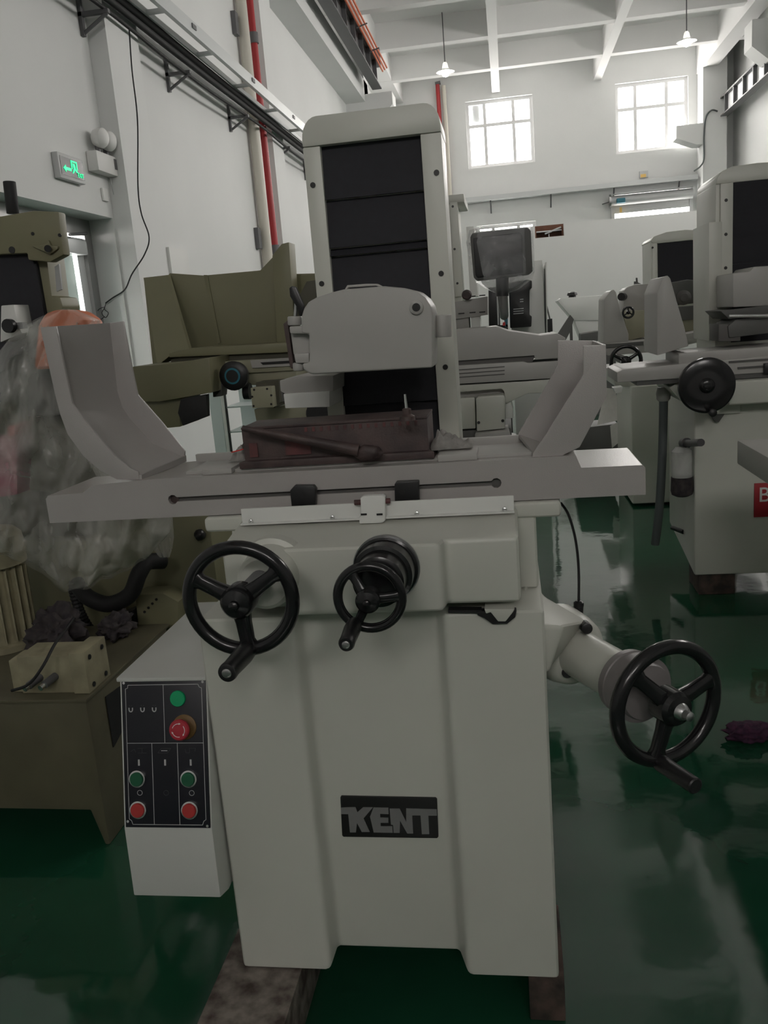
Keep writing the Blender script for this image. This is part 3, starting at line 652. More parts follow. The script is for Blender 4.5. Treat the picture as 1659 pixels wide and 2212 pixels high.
# cross feed handwheel (middle)
c = Vector((-.254, 1.362, 1.047))
lathe('feed_dial', (-.243, 1.50, 1.058), (-.03, -1, 0), [(0, .060), (.012, .060), (.014, .056), (.05, .055), (.052, .048), (.09, .046), (.094, .036)], 'black_gloss', G, 40)
lathe('dial_ring', (-.243, 1.502, 1.058), (-.03, -1, 0), [(0, .0625), (.006, .0625)], 'steel', G, 40)
hw, a, b, d = handwheel('crossfeed_handwheel', c, (0, -1, 0), .0635, .0085, G, 'black_gloss', 3, -90 - 28, .33, -.012, .15)
h0 = c + Vector((-.029, 0, -.044)); h1 = h0 + Vector((.0, -.088, -.006))
lathe('handle', h0, h1 - h0, [(0, .010), (.01, .013), (.03, .0145), (.07, .013), (.083, .0135), (.088, .0115)], 'black_plastic', hw, 24)
disc('handle_screw', h1 + Vector((0, .001, 0)), (0, -1, 0), .0072, .003, 'steel', hw, 18, .002)
# elevating handwheel (right)
ZW = .80
p0 = at(1232, 1402, Z=ZW); p1 = at(1440, 1520, Z=ZW); ax = (p1 - p0).normalized()
lathe('elevating_flange', p0 - ax * .06, ax, [(0, .082), (.05, .078), (.075, .072), (.088, .064), (.094, .052)], 'machine_paint', G, 40)
L = (p1 - p0).length
tubeo = lathe('elevating_tube', p0 - ax * .02, ax, [(0, .050), (L * .72, .047)], 'machine_paint', G, 40)
for px in ((1263, 1358), (1221, 1453)):
    p = at(*px, Y=(p0.y - .045)); disc('flange_bolt', p + Vector((0, .02, 0)), (ax.x * .3, -1, .1), .0115, .03, 'black_plastic', G, 18, .002)
lathe('elevating_dial', p0 + ax * (L * .60), ax, [(0, .058), (.004, .062), (.02, .064), (.022, .062), (.055, .064), (.058, .055), (.07, .052), (.075, .035)], 'dial_grey', G, 44)
cw = p0 + ax * (L * 1.0)
hw, a, b, d = handwheel('elevating_handwheel', cw, ax, .119, .0135, G, 'black_gloss', 3, -90 - 15, .27, -.01, .135)
lathe('shaft_end', cw + ax * .035, ax, [(0, .017), (.012, .012), (.014, .009), (.026, .0085), (.029, .004)], 'steel', hw, 20)
t = math.radians(-90 - 12); e = a * math.cos(t) + b * math.sin(t)
h0 = cw + e * .107; h1 = h0 + ax * .10
lathe('handle', h0, h1 - h0, [(0, .012), (.01, .0155), (.09, .0145), (.098, .0145), (.10, .012)], 'black_plastic', hw, 24)
# lubricating line on the right
of_ = thing_part('oil_line', G)
tube('hose', [at(1211, 1086, Y=1.80), at(1228, 1112, Y=1.80), at(1243, 1165, Y=1.80), at(1250, 1230, Y=1.80), at(1250, 1300, Y=1.80)], .0028, 'black_rubber', of_, 8)
p = at(1250, 1303, Y=1.80); q2 = at(1248, 1334, Y=1.80)
lathe('hose_nut', p + Vector((0, 0, .006)), (0, 0, -1), [(0, .006), (.004, .011), (.012, .011), (.016, .006)], 'black_plastic', of_, 14)
rod('fitting', p, q2 + Vector((0, 0, -.01)), .0105, 'black_plastic', of_, n=14); rod('fitting_elbow', q2 + Vector((-.05, 0, .015)), q2 + Vector((0, 0, .01)), .008, 'black_plastic', of_, n=12)
# control box on the left
cb = thing_part('control_box', G)
XB0, XB1 = -.845, -.652
prof = [(1.585, .811), (1.505, .507), (1.500, .352), (1.55, .335), (2.06, .335), (2.06, .811)]
prism('cabinet', [(XB0, y, z) for y, z in prof], (XB1 - XB0, 0, 0), 'machine_cream', cb, .003)
prism('lid', [(XB0 - .004, 1.576, .806), (XB0 - .004, 1.576, .815), (XB0 - .004, 2.065, .815), (XB0 - .004, 2.065, .806)], (XB1 - XB0 + .004, 0, 0), 'machine_cream', cb, .003)
TL = Vector((XB0, 1.585, .811)); TU = Vector((XB1 - XB0, 0, 0)); TV = Vector((0, 1.505 - 1.585, .507 - .811)); TN = TU.cross(TV).normalized()
if TN.y > 0: TN = -TN
def pan(u, v, h=0.0): return TL + TU * u + TV * v + TN * h
def pquad(nm, u0, v0, u1, v1, h0, h1, m, par=cb, bev=0): return prism(nm, [pan(u0, v0, h0), pan(u1, v0, h0), pan(u1, v1, h0), pan(u0, v1, h0)], TN * (h1 - h0), m, par, bev)
pquad('panel_plate', .025, .015, .985, .985, 0, .003, 'panel_black', cb, .001)
W_, H2 = TU.length, TV.length
def pline(pts, w=.0011, nm='panel_line', m='line_white'):
    bm = bmesh.new()
    for (u0, v0), (u1, v1) in zip(pts[:-1], pts[1:]):
        a, b = pan(u0, v0, .003), pan(u1, v1, .003); s = (b - a).cross(TN).normalized() * w / 2
        prism_bm(bm, [a - s, b - s, b + s, a + s], TN * .0004)
    return fin(nm, bm, m, cb, smooth=0)
pline([(.10, .045), (.90, .045), (.915, .065), (.94, .07), (.94, .93), (.915, .94), (.90, .965), (.11, .965), (.095, .94), (.07, .93), (.07, .07), (.095, .065), (.10, .045)])
pline([(.07, .43), (.94, .43)]); pline([(.505, .045), (.505, .43)]); pline([(.355, .43), (.355, .965)]); pline([(.645, .43), (.645, .965)])
for u in (.125, .26, .395):
    pline([(u - .02, .195), (u - .02, .205)] + [(u - .02 * math.cos(k * math.pi / 6), .208 + .014 * math.sin(k * math.pi / 6)) for k in range(7)] + [(u + .02, .205), (u + .02, .195)], .0022, 'magnet_symbol')
    pline([(u - .012, .185), (u - .012, .178)], .001, 'magnet_symbol', 'faint_print'); pline([(u + .012, .185), (u + .012, .178)], .001, 'magnet_symbol', 'faint_print')
for u in (.20, .50, .79):
    pquad('on_mark', u - .010, .538, u + .010, .578, .003, .0035, 'line_white')
    pline([(u + .028 * math.cos(k * math.pi / 8), .757 + .0165 * math.sin(k * math.pi / 8)) for k in range(17)], .0009, 'off_mark', 'line_white' if u != .5 else 'faint_print')
pline([(.11, .485), (.15, .47), (.17, .49)], .001, 'wheel_symbol', 'faint_print'); pline([(.19, .465), (.29, .465), (.24, .465), (.24, .495), (.19, .495), (.29, .495)], .001, 'wheel_symbol', 'faint_print')
pline([(.42, .495), (.46, .465), (.57, .465), (.53, .495), (.42, .495)], .001, 'table_symbol', 'faint_print'); pline([(.46, .48), (.53, .48)], .0015, 'table_symbol', 'line_white')
pline([(.73, .47), (.74, .495), (.78, .495), (.78, .465), (.85, .465), (.84, .485)], .001, 'pump_symbol', 'faint_print')
for u, v in ((.055, .03), (.955, .03), (.055, .945), (.955, .97)): disc('panel_screw', pan(u, v, .003), TN, .0028, .0015, 'chrome', cb, 12)
def pbtn(nm, u, v, r, m, h=.007, ring=True, bez='chrome'):
    bt = lathe(nm, pan(u, v, .003), TN, [(0, r), (h, r), (h + .0015, r * .93)], m, cb, 28)
    if ring: lathe('bezel', pan(u, v, .003), TN, [(0, r + .0035), (.004, r + .0032), (.0045, r + .0005)], bez, cb, 28)
pbtn('indicator_lamp', .672, .137, .0168, 'lamp_green', .004, False)
pbtn('start_button', .180, .664, .0145, 'btn_green'); pbtn('start_button', .765, .664, .0145, 'btn_green')
pbtn('stop_button', .180, .868, .0150, 'btn_red'); pbtn('stop_button', .765, .868, .0150, 'btn_red')
lathe('stop_collar', pan(.735, .325, .003), TN, [(0, .026), (.002, .026), (.003, .024)], 'estop_base', cb, 32)
lathe('stop_neck', pan(.735, .325, .004), TN, [(0, .013), (.02, .013)], 'estop_base', cb, 24)
lathe('emergency_stop', pan(.735, .325, .022), TN, [(0, .017), (.004, .021), (.011, .0215), (.014, .019), (.0145, .015)], 'estop_red', cb, 36)
for k in range(3):
    t0 = math.radians(200 + 120 * k); bm = bmesh.new()
    eU, eV = TU.normalized(), TV.normalized(); cc = pan(.735, .325, .0367)
    ps = [cc + (eU * math.cos(t0 + i * .22) + eV * math.sin(t0 + i * .22)) * .0135 for i in range(7)]
    for p, q_ in zip(ps[:-1], ps[1:]):
        s = (p - cc).normalized() * .0007; prism_bm(bm, [p - s, q_ - s, q_ + s, p + s], TN * .0004)
    p = ps[-1]; dr = (ps[-1] - ps[-2]).normalized(); s = (p - cc).normalized() * .002; prism_bm(bm, [p - s, p + dr * .0042, p + s], TN * .0004)
    fin('turn_arrow', bm, 'sign_white', cb, smooth=0)
# nameplate
npl = pp('nameplate', [(737, 1720), (941, 1724), (944, 1727), (947, 1808), (944, 1811), (742, 1808), (739, 1805), (735, 1723)], RY - .004, .006, 'plate_black', G, .001)
def zp(l): return [at(460 + x / 2.127, 1680 + y / 2.127, Y=RY - .0045) for x, y in l]
Ls = {'K': [(588, 136), (655, 134), (664, 158), (690, 135), (735, 135), (692, 186), (720, 248), (684, 248), (662, 206), (657, 250), (630, 250), (622, 166), (590, 166)],
      'E': [(738, 136), (806, 137), (807, 166), (768, 165), (769, 182), (806, 183), (806, 206), (770, 206), (771, 222), (824, 222), (826, 252), (739, 250), (722, 178)],
      'N': [(812, 141), (858, 141), (888, 202), (888, 140), (914, 141), (920, 255), (893, 255), (860, 196), (858, 252), (830, 252), (828, 216), (818, 214)],
      'T': [(914, 141), (1028, 144), (1029, 173), (990, 173), (994, 258), (960, 258), (954, 172), (916, 172)]}
for k_ in 'KENT': prism('letter', zp(Ls[k_]), (0, -.0012, 0), 'letter_grey', npl, smooth=0)

# ------------------------------------------------------------------ things on and under the main grinder
MC = thing('magnetic_chuck', 'rusty brown magnetic chuck lying on the grinder table', 'chuck', (-.37, 1.79, 1.219))
bm = bmesh.new(); prism_bm(bm, [(-.576, 1.725, 1.2195), (-.576, 1.725, 1.234), (-.566, 1.737, 1.236), (-.566, 1.735, 1.300), (-.566, 1.862, 1.300), (-.566, 1.862, 1.236), (-.576, 1.872, 1.234), (-.576, 1.872, 1.2195)], (.414, 0, 0))
for v in bm.verts:
    if v.co.x > -.3 and v.co.z > 1.235: v.co.x = -.173
fin('body', bm, 'rust_brown', MC, .0015)
box('face_plate', -.5665, -.1725, 1.7345, 1.8625, 1.3005, 1.306, 'rust_brown', MC, .001)
for i in range(15): 
    x = -.43 + i * .0165; box('pole_piece', x, x + .006, 1.7335, 1.736, 1.289, 1.298, 'rust_red', MC)
for x0, x1 in ((-.553, -.535), (-.475, -.42)): box('red_patch', x0, x1, 1.7335, 1.7365, 1.242, 1.272, 'rust_red', MC)
lv = rod('lever', at(524, 925, Y=1.70), at(775, 973, Y=1.70), .0062, 'rust_brown', MC, r2=.0125, n=16)
blob('lever_knuckle', at(795, 978, Y=1.705), (.030, .012, .016), 'rust_brown', MC, 3, .25, 2.2, 3.0)
pin = thing('dressing_pin', 'small steel pin standing on the right end of the chuck', 'pin', (-.215, 1.78, 1.306))
pb_ = at(880, 908, Z=1.3065)
lathe('base', (pb_.x, pb_.y, 1.3065), (0, 0, 1), [(0, .016), (.008, .015), (.012, .009), (.022, .009), (.024, .006)], 'rust_brown', pin, 16)
rod('stem', (pb_.x, pb_.y, 1.328), (pb_.x - .001, pb_.y, 1.358), .0033, 'chrome', pin, r2=.0022, n=10)
# rags
def cloth(name, px, Y0, Y1, z, m, label, cat, amp=.012, seed=1.0, n=26, hgt=.02):
    a, b = at(*px[0], Y=(Y0+Y1)/2), at(*px[1], Y=(Y0+Y1)/2); bm = bmesh.new(); g = []
    for i in range(n):
        row = []
        for j in range(n):
            u, v = i / (n-1), j / (n-1); e = min(1, 6 * min(u, 1-u)) * min(1, 6 * min(v, 1-v))
            x = a.x + (b.x - a.x) * u + .008 * noise.noise(Vector((u*3, v*3, seed))); y = Y0 + (Y1 - Y0) * v + .008 * noise.noise(Vector((u*3, v*3, seed + 9)))
            zz = z + .003 + e * hgt * (.6 + .5 * math.sin(3 * u + seed)) + e * amp * (noise.noise(Vector((u*5, v*5, seed))) + .6 * noise.noise(Vector((u*11, v*9, seed+4))))
            row.append(bm.verts.new((x, y, max(zz, z + .002))))
        g.append(row)
    for i in range(n-1):
        for j in range(n-1): bm.faces.new((g[i][j], g[i+1][j], g[i+1][j+1], g[i][j+1]))
    bmesh.ops.solidify(bm, geom=list(bm.faces), thickness=.0015)
    return tag(fin(name, bm, m, None, smooth=80), label, cat)
cloth('cleaning_rag', [(932, 960), (1022, 960)], 1.76, 1.87, TZ1 + .0145, 'rag_white', 'crumpled pale knitted rag right of the brown chuck', 'rag', .02, 2.0, 28, .028)
w_ = cloth('cleaning_rag', [(501, 985), (534, 980)], 1.79, 1.85, TZ1 + .012, 'rag_white', 'small white rag with a red stripe left of the brown chuck', 'rag', .008, 5.0, 16, .03)
tube('red_stripe', [at(500, 977, Y=1.782), at(512, 974, Y=1.779), at(526, 970, Y=1.78)], .0014, 'red_line', w_, 4, 6)
fb = box('support_block', -.70, -.515, 1.34, 1.88, 0.0, .127, 'worn_block', None, .006); tag(fb, 'worn rusty block under the left foot of the main grinder', 'block', 'blocks under the main grinder')
fb = box('support_block', -.024, .052, 1.585, 1.80, 0.0, .127, 'rusty_block', None, .005); tag(fb, 'brown block under the right foot of the main grinder', 'block', 'blocks under the main grinder')
rg = blob('oily_rag', (.745, 2.84, .028), (.075, .045, .034), 'rag_purple', None, 4, .4, 2.2, 7.0, .001); tag(rg, 'dark purple rag dropped on the green floor', 'rag')
# ------------------------------------------------------------------ grinder on the right
R2 = thing('surface_grinder', 'white grinder with a red sign and round black handwheel near the right edge', 'grinder', (1.4, 4.8, .11))
bm = bmesh.new(); prism_bm(bm, [(.876, 4.36, .30), (.876, 4.36, .985), (1.85, 4.36, .985), (1.85, 4.36, .11), (.876, 4.36, .11)], (0, .70, 0))
for v in bm.verts:
    if v.co.y > 5 and v.co.z < .2: v.co.z = .22
fin('base', bm, 'machine_paint', R2, .012, 3)
box('saddle', 1.0, 1.85, 4.22, 5.0, .985, 1.095, 'machine_paint', R2, .015, 3)
pp('saddle_slope', [(1445, 838), (1470, 822), (1600, 812), (1600, 893), (1535, 897), (1470, 866)], 4.34, .5, 'machine_paint', R2, .01)
pp('v_way', [(1535, 897), (1565, 895), (1553, 912), (1546, 912)], 4.335, .3, 'dark_grey', R2)
z0, z1 = 1.120, 1.182
t2 = at(1333, 820, Y=4.30).x
tbl = prism('table', [(t2, 4.30, z0), (t2, 4.30, z1 - .012), (t2 + .03, 4.30, z1), (1.95, 4.30, z1 + .03), (1.95, 4.30, z0)], (0, .42, 0), 'mid_grey', R2, .006)
box('under_slot', .60, 1.9, 4.31, 4.6, z0 - .022, z0, 'dark_grey', R2)
box('table_groove', 1.02, 1.95, 4.296, 4.302, z1 - .006, z1 + .004, 'slot_grey', tbl)
box('trip_dog', 1.175, 1.235, 4.27, 4.3, 1.12, 1.165, 'black_plastic', R2, .004); box('trip_slot', 1.06, 1.3, 4.294, 4.30, 1.145, 1.155, 'dark_grey', R2)
box('table_bed', .80, 1.95, 4.34, 4.70, z1, z1 + .055, 'mid_grey', R2, .006)
sg = pp('splash_guard', [(1419, 632), (1432, 599), (1442, 595), (1448, 601), (1474, 692), (1480, 712), (1488, 748), (1419, 768)], 4.37, .40, 'mid_grey', R2, .006)
cX0 = 1.098
cl2 = thing_part('column', R2)
box('column_body', cX0, 1.75, 4.93, 5.4, 1.1, 2.06, 'machine_paint', cl2, .006)
pp('column_lower', [(1531, 480), (1560, 478), (1557, 735), (1531, 737)], 4.90, .4, 'machine_paint', cl2, .004)
out = [(cX0, 2.055), (1.75, 2.055)] + [(1.75, 2.12), (1.30, 2.14), (1.18, 2.135), (1.13, 2.118), (1.105, 2.09)]
prism('column_cap', [(x, 4.92, z) for x, z in out], (0, .48, 0), 'machine_paint', cl2, .006)
box('side_plate', cX0 + .02, 1.18, 4.905, 4.94, 1.25, 2.054, 'machine_paint', cl2, .003)
for i, zz in enumerate((1.97, 1.80, 1.63)): disc('plug', (1.145, 4.907, zz), (0, -1, 0), .0085, .004, 'black_plastic', cl2, 12)
b2 = thing_part('bellows', R2); zz = 2.054
for i in range(6): prism('fold', [(1.18, 4.912, zz), (1.75, 4.912, zz), (1.75, 4.925, zz - .135), (1.18, 4.925, zz - .135)], (0, .01, 0), 'bellows', b2); zz -= .136
pp('wheel_head', [(1583, 590), (1620, 586), (1628, 576), (1700, 572), (1700, 660), (1583, 664)], 4.55, .35, 'mid_grey', R2, .01)
pp('wheel_cover', [(1556, 672), (1700, 655), (1700, 672), (1575, 690)], 4.5, .35, 'dark_grey', R2, .004)
pp('dresser', [(1572, 705), (1590, 690), (1700, 684), (1700, 715), (1575, 730)], 4.45, .3, 'dark_grey', R2, .006)
rod('guide_rod', at(1575, 683, Y=4.42), at(1690, 682, Y=4.42), .008, 'chrome', R2)
pp('work_head', [(1552, 700), (1585, 700), (1600, 722), (1600, 737), (1552, 738)], 4.46, .2, 'slot_grey', R2, .006)
# the round black handwheel
hc = at(1527, 833, Y=4.12)
hw = thing_part('table_handwheel', R2)
lathe('dish', hc + Vector((0, .05, 0)), (0, -1, 0), [(0, .05), (.02, .12), (.04, .128), (.052, .126), (.058, .115), (.056, .06), (.055, .035), (.062, .03), (.066, .02), (.067, .01)], 'black_gloss', hw, 48)
lathe('knob', hc + Vector((.012, -.01, -.118)), (0, -1, 0), [(0, .014), (.06, .018), (.065, .01)], 'black_plastic', hw, 16)
rod('shaft', hc + Vector((0, .05, 0)), hc + Vector((0, .13, 0)), .04, 'dark_grey', hw)
# fittings on its left side
Xs = .876
def side(px): return at(*px, X=Xs - .03)
lb = thing_part('lubricator', R2)
p = side((1480, 958)); q = side((1514, 956)); rod('tap', p, q, .018, 'black_plastic', lb, n=14); rod('tap_knob', side((1477, 957)), side((1484, 957)), .026, 'black_plastic', lb, n=14)
c0 = side((1484, 965)); c1 = side((1484, 1040)); c2 = side((1484, 1082))
c0.x = c1.x = c2.x = Xs - .055; c1.y = c2.y = c0.y
zt2, zm2, zb2 = c0.z, c0.z - .15, c0.z - .26
lathe('bowl', (c0.x, c0.y, zt2), (0, 0, -1), [(0, .03), (.02, .05), (.15, .05)], 'bottle_plastic', lb, 20)
lathe('sump', (c0.x, c0.y, zm2), (0, 0, -1), [(0, .052), (.07, .055), (.09, .05), (.10, .03)], 'rag_dark', lb, 20)
p = at(1452, 1140, X=Xs - .04); rod('drain_cock', p, p + Vector((.04, -.10, 0)), .012, 'black_plastic', R2, n=12)
sgn = box('red_sign', 1.158, 1.62, 4.352, 4.359, .405, .577, 'sign_red', None, .002); tag(sgn, 'red sign with a white letter fixed to the front of the right grinder', 'sign')
text_mesh('letter', 'B', (1.205, 4.351, .515), .105, 'sign_white', sgn, .001)
dh = tube('drain_hose', [at(1433, 848, Y=4.55), at(1433, 900, Y=4.55), at(1430, 1000, Y=4.56), at(1424, 1100, Y=4.58), at(1415, 1176, Y=4.6)], .022, 'hose_grey', None, 6, 14); tag(dh, 'grey drain hose hanging below the left end of the right grinder table', 'hose')
lathe('hose_cuff', at(1433, 845, Y=4.55) + Vector((0, 0, .02)), (0, 0, -1), [(0, .03), (.03, .038), (.06, .034), (.07, .026)], 'mid_grey', dh, 16)
o = box('support_block', .90, 1.08, 4.38, 4.62, 0, .109, 'rusty_block', None, .005); tag(o, 'dark rusty block under the grinder with the red sign', 'block')
# nearest machine at the right edge: only the left end of its table is in view
R1 = thing('surface_grinder', 'grey table end of a grinder cut off by the right edge', 'grinder', (1.45, 2.8, 0))
xr = at(1592, 948, Y=3.3).x
box('table', xr, 2.1, 2.0, 3.3, .878, .968, 'mid_grey', R1, .008); box('base', 1.25, 1.95, 2.2, 3.2, 0, .878, 'machine_paint', R1, .01)

# ------------------------------------------------------------------ grinder farther back on the right
R3 = thing('surface_grinder', 'distant white grinder with an arched column top seen past the right grinder', 'grinder', (1.3, 7.2, 0))
c3 = thing_part('column', R3)
YC3 = 7.5
pp('column_cap', [(1410, 527), (1405, 520), (1412, 511), (1440, 501), (1480, 496), (1512, 497), (1521, 503), (1521, 516)], YC3, .5, 'machine_paint', c3, .01)
pbox('column_body', ((1405, 523), (1521, 700)), YC3 + .03, .45, 'machine_paint', c3, .006)
pbox('side_plate', ((1409, 526), (1421, 690)), YC3, .04, 'machine_paint', c3, .003); pbox('side_plate', ((1505, 517), (1520, 690)), YC3, .04, 'machine_paint', c3, .003)
pbox('bellows', ((1421, 524), (1505, 640)), YC3 + .015, .02, 'bellows', c3)
for px in ((1409.5, 535), (1518, 525), (1516, 602)): p = at(*px, Y=YC3); disc('plug', p + Vector((0, .002, 0)), (0, -1, 0), .009, .006, 'black_plastic', c3, 10)
pp('wheel_guard', [(1450, 610), (1485, 604), (1516, 606), (1522, 614), (1522, 652), (1460, 660)], 6.95, .25, 'dark_grey', R3, .01)
p = at(1476, 643, Y=6.94); lathe('spindle_nut', p, (0, -1, 0), [(0, .055), (.02, .055), (.03, .035), (.05, .03), (.055, .01)], 'slot_grey', R3, 20)
pp('head_casing', [(1347, 672), (1347, 628), (1354, 621), (1370, 615), (1396, 613), (1450, 612), (1450, 678)], 7.0, .3, 'mid_grey', R3, .01)
pp('nozzle', [(1370, 614), (1370, 608), (1374, 608), (1374, 600), (1377, 600), (1378, 610), (1385, 613)], 7.02, .02, 'dark_grey', R3)
rod('knob', at(1342, 641, Y=6.95), at(1350, 641, Y=7.05), .03, 'black_plastic', R3, n=12)
sg3 = pp('splash_guard', [(1305, 646), (1319, 628), (1326, 625), (1331, 631), (1340, 668), (1358, 722), (1358, 740), (1303, 742)], 6.6, .4, 'mid_grey', R3, .01)
pp('table', [(1303, 742), (1420, 733), (1530, 712), (1530, 735), (1420, 760), (1312, 768)], 6.6, .5, 'mid_grey', R3, .008)
pp('table_bed', [(1345, 672), (1530, 664), (1530, 712), (1420, 722), (1358, 736)], 6.85, .4, 'olive_light', R3, .008)
pp('control_plate', [(1448, 664), (1500, 660), (1502, 690), (1452, 694)], 6.8, .05, 'dark_grey', R3, .004)
pp('switch_box', [(1514, 664), (1524, 660), (1526, 676), (1517, 684)], 6.78, .08, 'machine_white', R3, .004)
pp('slot_cover', [(1302, 752), (1390, 745), (1390, 738), (1302, 744)], 6.58, .03, 'dark_grey', R3)
p = at(1357, 675, Y=6.5); w3, _, _, _ = handwheel('feed_handwheel', p, (0, -1, 0), .045, .008, R3, 'black_gloss', 3, 90, .3, 0, .12)
p = at(1352, 780, Y=6.2); w3, _, _, _ = handwheel('table_handwheel', p, (0, -1, 0), .115, .014, R3, 'black_gloss', 3, 30, .3, 0, .12)
rod('wheel_shaft', p, p + Vector((0, .5, 0)), .03, 'dark_grey', R3)
pp('saddle', [(1320, 800), (1440, 790), (1440, 832), (1330, 836)], 6.5, .7, 'machine_paint', R3, .01)
b3 = at(1362, 835, Y=6.45); c3_ = at(1440, 835, Y=6.45)
box('base', b3.x, b3.x + .75, 6.45, 7.3, .02, b3.z, 'machine_paint', R3, .012, 3)
pp('valve', [(1325, 838), (1345, 835), (1343, 848), (1330, 850)], 6.3, .12, 'machine_white', R3, .004)
# stained cardboard box between the main grinder and the one behind
ck = at(1310, 1000, Z=0.35); 
bxo = thing('waste_bin', 'dark bin with stained pale cardboard on top behind the right splash guard', 'bin', (.85, 7.7, 0))
pp('bin_body', [(1250, 925), (1335, 915), (1345, 945), (1325, 1010), (1240, 1020)], 7.5, .4, 'dark_grey', bxo, .01)
a_ = [at(1290, 918, Y=7.4), at(1345, 906, Y=7.4), at(1328, 840, Y=7.48), at(1308, 838, Y=7.48)]
prism('cardboard_flap', a_, (0, .006, 0), 'paper', bxo); prism('cardboard_flap', [at(1335, 912, Y=7.39), at(1350, 945, Y=7.39), at(1322, 968, Y=7.39), at(1318, 920, Y=7.39)], (0, .006, 0), 'paper', bxo)
box('bin_foot', at(1255, 1000, Y=7.5).x, at(1330, 1000, Y=7.5).x, 7.55, 7.85, 0, at(1300, 1008, Y=7.5).z + .02, 'dark_grey', bxo)

# ------------------------------------------------------------------ numerically controlled grinder right behind the main one
M4 = thing('surface_grinder', 'grey grinder with a long splash tray right behind the main grinder column', 'grinder', (-.1, 4.9, 0))
YM = 4.6
c4 = thing_part('column', M4)
pbox('column_body', ((966, 436), (1000, 700)), 5.22, .45, 'machine_paint', c4, .006)
pbox('column_cap', ((964, 422), (1003, 436)), 5.20, .48, 'machine_paint', c4, .006)
pbox('bellows', ((945, 438), (969, 640)), 5.205, .02, 'bellows', c4)
pbox('side_plate', ((971, 437), (1000, 640)), 5.20, .03, 'machine_paint', c4, .003)
for px in ((978, 446), (982, 538), (988, 612)): p = at(*px, Y=5.198); disc('plug', p + Vector((0, .003, 0)), (0, -1, 0), .007, .004, 'black_plastic', c4, 12)
pbox('rear_duct', ((1007, 490), (1032, 640)), 5.35, .25, 'machine_white', c4, .004)
pp('head_block', [(982, 652), (1053, 640), (1053, 680), (982, 690)], 4.95, .3, 'mid_grey', M4, .004)
for px in ((1022, 640), (1043, 638), (998, 677), (1022, 675), (1043, 674)): p = at(*px, Y=4.948); box('head_slot', p.x - .02, p.x + .014, 4.945, 4.952, p.z - .003, p.z + .003, 'black_plastic', M4)
pbox('head_panel', ((984, 684), (1014, 712)), 4.97, .2, 'mid_grey', M4, .003); pbox('head_panel', ((1017, 682), (1038, 708)), 4.97, .2, 'machine_white', M4, .003)
p = at(1008, 637, Y=4.9); lathe('clamp_knob', p + Vector((0, .05, 0)), (0, -1, 0), [(0, .02), (.02, .028), (.04, .028), (.05, .02)], 'rust_brown', M4, 20)
pp('splash_tray', [(980, 713), (1070, 705), (1098, 715), (1168, 725), (1204, 720), (1222, 730), (1222, 772), (1156, 777), (1154, 768), (983, 780)], YM, .35, 'mid_grey', M4, .004)
pp('tray_gap', [(984, 780), (1156, 768), (1150, 782), (985, 790)], YM + .02, .3, 'slot_grey', M4)
pp('table', [(984, 790), (1130, 781), (1140, 784), (1215, 779), (1215, 816), (984, 830)], YM - .02, .4, 'mid_grey', M4, .004)
for k in range(3):
    a_, b_ = at(986, 798 + 8 * k, Y=YM - .021), at(1090, 790 + 8 * k, Y=YM - .021); box('table_groove', a_.x, b_.x, YM - .0225, YM - .019, a_.z - .006, a_.z - .001, 'slot_grey', M4)
pp('saddle', [(986, 832), (1138, 823), (1200, 817), (1190, 849), (1140, 850), (1092, 873), (1089, 846), (1083, 840), (988, 848)], YM, .4, 'machine_paint', M4, .008)
pp('saddle_recess', [(987, 846), (1083, 838), (1088, 846), (1088, 862), (988, 866)], YM + .06, .3, 'mid_grey', M4, .004)
mb = pp('motor_cover', [(1032, 857), (1088, 853), (1092, 860), (1091, 926), (1030, 932), (1028, 862)], YM - .06, .3, 'machine_paint', M4, .008)
for px in ((1034, 913), (1086, 909)): p = at(*px, Y=YM - .062); disc('plug', p + Vector((0, .003, 0)), (0, -1, 0), .008, .004, 'black_plastic', mb, 12)
pp('side_cover', [(989, 860), (1026, 858), (1028, 926), (990, 928)], YM, .3, 'machine_paint', M4, .008)
pp('elbow_cover', [(1091, 872), (1103, 866), (1109, 884), (1109, 903), (1092, 905)], YM + .02, .2, 'machine_white', M4, .006)
b4 = at(985, 930, Y=YM); c4_ = at(1105, 930, Y=YM)
box('base', b4.x - .02, c4_.x, YM, 5.5, 0, at(1040, 928, Y=YM).z, 'dark_grey', M4, .01)
pp('drip_tray', [(1026, 938), (1098, 930), (1104, 948), (1116, 951), (1117, 956), (1026, 962)], YM - .12, .25, 'mid_grey', M4, .004)
# covered monitor
MN = thing('covered_monitor', 'dark monitor wrapped in a clear plastic bag right of the grinder column', 'monitor', (-.03, 4.2, 1.55))
YN4 = 4.2
pp('screen_shell', [(1015, 512), (1020, 503), (1140, 491), (1147, 497), (1151, 585), (1144, 592), (1030, 606), (1023, 600)], YN4, .12, 'dark_grey', MN, .01)
pp('screen_face', [(1022, 514), (1122, 502), (1128, 508), (1131, 590), (1032, 600), (1027, 594)], YN4 - .006, .01, 'black_plastic', MN, .004)
rod('arm', at(1085, 600, Y=YN4 + .05), at(1085, 640, Y=YN4 + .05), .03, 'black_plastic', MN); rod('arm_post', at(1085, 628, Y=YN4 + .05), at(1085, 628, Y=YN4 + .05) + Vector((0, .75, -.12)), .025, 'black_plastic', MN)
bag = []
for y, xl, xr, yo in ((488, 1030, 1135, .0), (493, 1014, 1150, -.03), (520, 1007, 1153, -.03), (590, 1020, 1155, -.03), (606, 1028, 1150, -.02), (620, 1050, 1122, .0), (628, 1068, 1100, .03)):
    row = []
    for i in range(13):
        u = i / 12; p = at(xl + (xr - xl) * u, y - (8 if y < 610 else 0) * u + 4, Y=YN4 + yo + .10 * (2 * u - 1) ** 4 + .012 * noise.noise(Vector((u * 6, y * .05, 1)))); row.append(p)
    bag.append(row)
